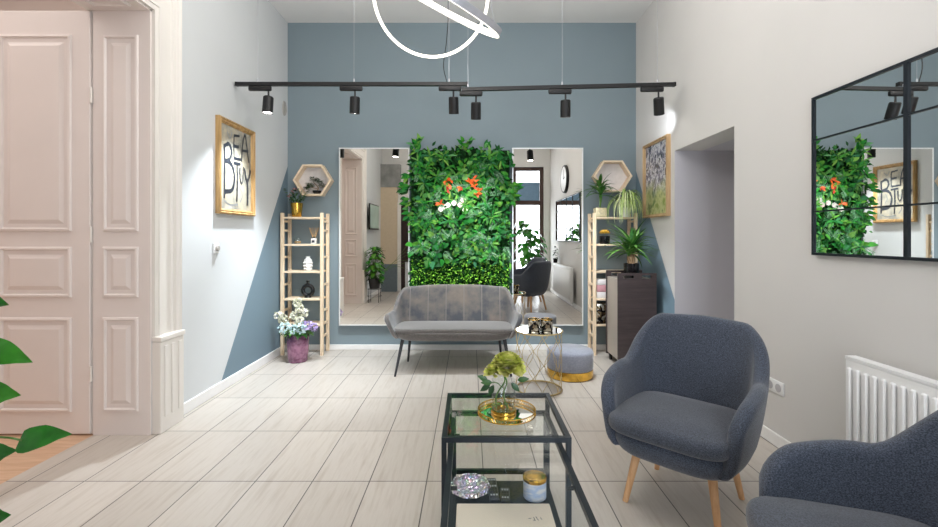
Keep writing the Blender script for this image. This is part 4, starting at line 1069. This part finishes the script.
# ------------------------------------------------------------------ pothos on a black wire stand (left, near the camera)
pc = V((-1.86, 1.30, 0))
t = thing('plant_stand', 'black wire plant stand by the left wall near the doorway', 'plant stand', pc)
bm = BM()
for k in range(4):
    a = PI/4+PI/2*k; tube(bm, [(.13*math.cos(a), .13*math.sin(a), .26), (.14*math.cos(a), .14*math.sin(a), 0)], .005, 6)
obj('legs_frame', bm, 'black_matte', t)
bm = BM(); tube(bm, ringpts((0, 0, .26), .13, 32), .005, 6, closed=True); tube(bm, ringpts((0, 0, .12), .135, 32), .004, 6, closed=True); obj('hoops', bm, 'black_matte', t)
t = thing('pothos_plant', 'bushy green pothos with glossy heart leaves at the left edge', 'plant', (pc.x, pc.y, .265))
bm = BM(); lathe(bm, [(0, 0), (.09, 0), (.12, .17), (.125, .2), (.115, .2), (.105, .17), (0, .17)], 28); obj('pot', bm, 'terracotta_dark', t)
bmS, bmL = BM(), BM()
def vine_leaf(base, d, nrm, L, W, curl=.5, bm=None):
    """smooth heart-shaped leaf with a creased midrib and gently wavy edge"""
    bm = bm or bmL; d = V(d).normalized(); nrm = V(nrm); nrm = (nrm-d*nrm.dot(d)).normalized(); s = d.cross(nrm); N = 11; rows = []
    for i in range(N+1):
        u = i/N; w = (math.sin(PI*u**.62)**.8*(1-.25*u)) if 0 < i < N else 0
        back = -.10*L*math.sin(PI*min(1, u*2.2)) if u < .45 else 0
        a = curl*u; c = V(base)+d*(L*u*(1-.15*a))-nrm*(L*u*a*.45)
        if w == 0: rows.append([bm.verts.new(c)]); continue
        r = []
        for k in (-2, -1, 0, 1, 2):
            h = W/2*w*abs(k)/2; sg = 1 if k > 0 else -1
            r.append(bm.verts.new(c+s*h*sg+d*(back*abs(k)/2)+nrm*(h*.35-h*h/W*.9+.02*W*math.sin(u*17)*abs(k)/2)))
        rows.append(r)
    for a, b in zip(rows, rows[1:]):
        for k in range(4):
            if len(a) == 1: bm.faces.new((a[0], b[k], b[k+1]))
            elif len(b) == 1: bm.faces.new((a[k], a[k+1], b[0]))
            else: bm.faces.new((a[k], a[k+1], b[k+1], b[k]))
for i in range(210):
    a = R.uniform(0, 2*PI); el = R.uniform(-.9, 1.4); r = R.uniform(.12, .24)
    p = V((math.cos(a)*r*math.cos(el), math.sin(a)*r*math.cos(el), .42+math.sin(el)*r*1.9))
    if p.x < -.12: p.x = -.12
    if p.x > .1 and p.y < .1: p.x = .1
    if i % 2 == 0: tube(bmS, catmull([(0, 0, .17), p*.5+V((0, 0, .15)), p], 3), .0022, 5)
    vine_leaf(p, V((math.cos(a), math.sin(a), R.uniform(-.9, .1))), (math.cos(a)*.5, math.sin(a)*.5, 1), R.uniform(.08, .14), R.uniform(.06, .10))
def W2(px, py, Y): return tp(px, py, Y)-V((pc.x, pc.y, .265))
for (ax, ay, bx, by, Yv, Wd) in ((-26, 303, 6, 300, 1.05, .06), (-22, 347, 33, 360, 1.05, .072), (-30, 398, 18, 390, 1.05, .085), (19, 441, 70, 429, 1.05, .068), (-24, 462, 12, 446, 1.05, .075), (-26, 528, 5, 512, 1.05, .08)):
    A, B = W2(ax, ay, Yv), W2(bx, by, Yv-.03); vine_leaf(A, B-A, (0, -.8, .6), (B-A).length*.86, Wd*.95)
    tube(bmS, catmull([(0, 0, .18), V((A.x*.5, A.y*.5, .5 if by < 430 else .42)), A+V((-.05, 0, .01)), A+(B-A)*.06], 4), .0025, 5)
squeeze(bmL, lo=-.2); squeeze(bmS, lo=-.2); obj('stems', bmS, 'stem_green', t); obj('leaves', bmL, 'leaf_pothos', t, ang=80)

# things near the rear wall, seen in the mirrors
t = thing('wall_clock', 'round black-rimmed wall clock high on right wall, seen in mirror', 'clock', (XR, 1.25, 2.13))
bm = BM(); lathe(bm, [(0, 0), (.25, 0), (.25, .05), (.262, .055), (.272, .04), (.275, 0)], 48)
for v in bm.verts: v.co = V((-v.co.z, v.co.x, v.co.y+.275))
obj('rim', bm, 'black_matte', t)
bm = BM(); lathe(bm, [(0, .051), (.245, .051), (.245, .053), (0, .053)], 48)
for v in bm.verts: v.co = V((-v.co.z, v.co.x, v.co.y+.275))
obj('face', bm, 'white_plastic', t, smooth=False)
bm = BM(); bar(bm, (-.056, 0, .275), (-.056, 0, .46), .012, .004, (1, 0, 0)); bar(bm, (-.057, 0, .275), (-.057, .12, .30), .014, .004, (1, 0, 0)); obj('hands', bm, 'black_matte', t, smooth=False)
t = thing('television', 'flat black television mounted on left wall, seen in left mirror', 'television', (XL, .78, 1.42), 0)
bm = BM(); box(bm, .07, .10, -.42, .42, 0, .52, .006, 1); obj('housing', bm, 'black_matte', t)
bm = BM(); box(bm, .1, .102, -.40, .40, .03, .50); obj('screen', bm, 'screen_glow', t, smooth=False)
bm = BM(); box(bm, 0, .07, -.1, .1, .15, .35); obj('wall_mount', bm, 'black_matte', t, smooth=False)
t = thing('monstera_plant', 'tall leafy monstera before the rear window, seen in right mirror', 'plant', (1.30, .12, 0))
bm = BM(); lathe(bm, [(0, 0), (.13, 0), (.17, .32), (.16, .32), (.15, .29), (0, .29)], 28); obj('pot', bm, 'white_ceramic', t)
bmS, bmL = BM(), BM()
for i in range(64):
    a = R.uniform(0, 2*PI); z = R.uniform(.75, 1.65); r = R.uniform(.10, .34)*(1 if z < 1.4 else .7); p = V((math.cos(a)*r, math.sin(a)*r*.8, z))
    tube(bmS, catmull([(0, 0, .29), p*.4+V((0, 0, z*.4)), p], 4), .004, 5); leaf(bmL, p, V((math.cos(a), math.sin(a), -.5)), (math.cos(a), math.sin(a), 1), R.uniform(.16, .26), R.uniform(.14, .2), 'heart', .4)
obj('stems', bmS, 'stem_green', t); obj('leaves', bmL, 'leaf_pothos', t, smooth=False)
t = thing('rubber_plant', 'dark small-leaved plant on radiator end, seen in right mirror', 'plant', (1.80, .60, .729))
bm = BM(); lathe(bm, [(0, 0), (.04, 0), (.05, .09), (.045, .09), (.04, .07), (0, .07)], 20); obj('pot', bm, 'black_glaze', t)
bm = BM()
for i in range(26):
    a = R.uniform(0, 2*PI); leaf(bm, (R.uniform(-.03, .03), R.uniform(-.03, .03), R.uniform(.1, .36)), V((math.cos(a), math.sin(a), R.uniform(-.4, .5))), (0, 0, 1), .07, .04, 'oval', .4)
obj('leaves', bm, 'leaf_dark', t, smooth=False)

# ------------------------------------------------------------------ light
def area(name, loc, rot, sx, sy, e, col=(1, 1, 1)):
    L = bpy.data.lights.new(name, 'AREA'); L.shape = 'RECTANGLE'; L.size = sx; L.size_y = sy; L.energy = e; L.color = col
    o = bpy.data.objects.new(name, L); C.objects.link(o); o.location = loc; o.rotation_euler = rot; return o
area('window_daylight', (1.05, YR-.5, 1.6), (PI/2, 0, 0), 1.9, 2.8, 190, (.92, .96, 1))
area('overhead_fill', (0, 1.9, 3.66), (0, 0, 0), 3.2, 3.6, 31, (1, .985, .97))  # added soft fill from overhead; the room has no such fitting
area('ceiling_fill', (-.1, 3.3, 3.3), (PI, 0, 0), 3.2, 1.2, 20, (1, .98, .96))  # added upward fill that brightens the ceiling; there is no cove
area('hall_fill', (-3.8, 2.2, 3.85), (0, 0, 0), 2.0, 2.6, 50, (1, .95, .91))  # added warm fill for the hall, not a known fitting
L = bpy.data.lights.new('pendant_light', 'POINT'); L.energy = 46; L.shadow_soft_size = .25; L.color = (1, .97, .93)
lo = bpy.data.objects.new('pendant_light', L); C.objects.link(lo); lo.location = (-.19, 2.4, 3.05)
w = bpy.data.worlds.new('world'); sc.world = w; w.use_nodes = True
w.node_tree.nodes['Background'].inputs[0].default_value = (.9, .95, 1, 1); w.node_tree.nodes['Background'].inputs[1].default_value = 1.0
sc.view_settings.view_transform = 'Standard'; sc.view_settings.look = 'None'; sc.view_settings.exposure = -.17; sc.view_settings.gamma = 1
sc.cycles.max_bounces = 10; sc.cycles.transparent_max_bounces = 12; sc.cycles.use_denoising = True; sc.cycles.sample_clamp_indirect = 6
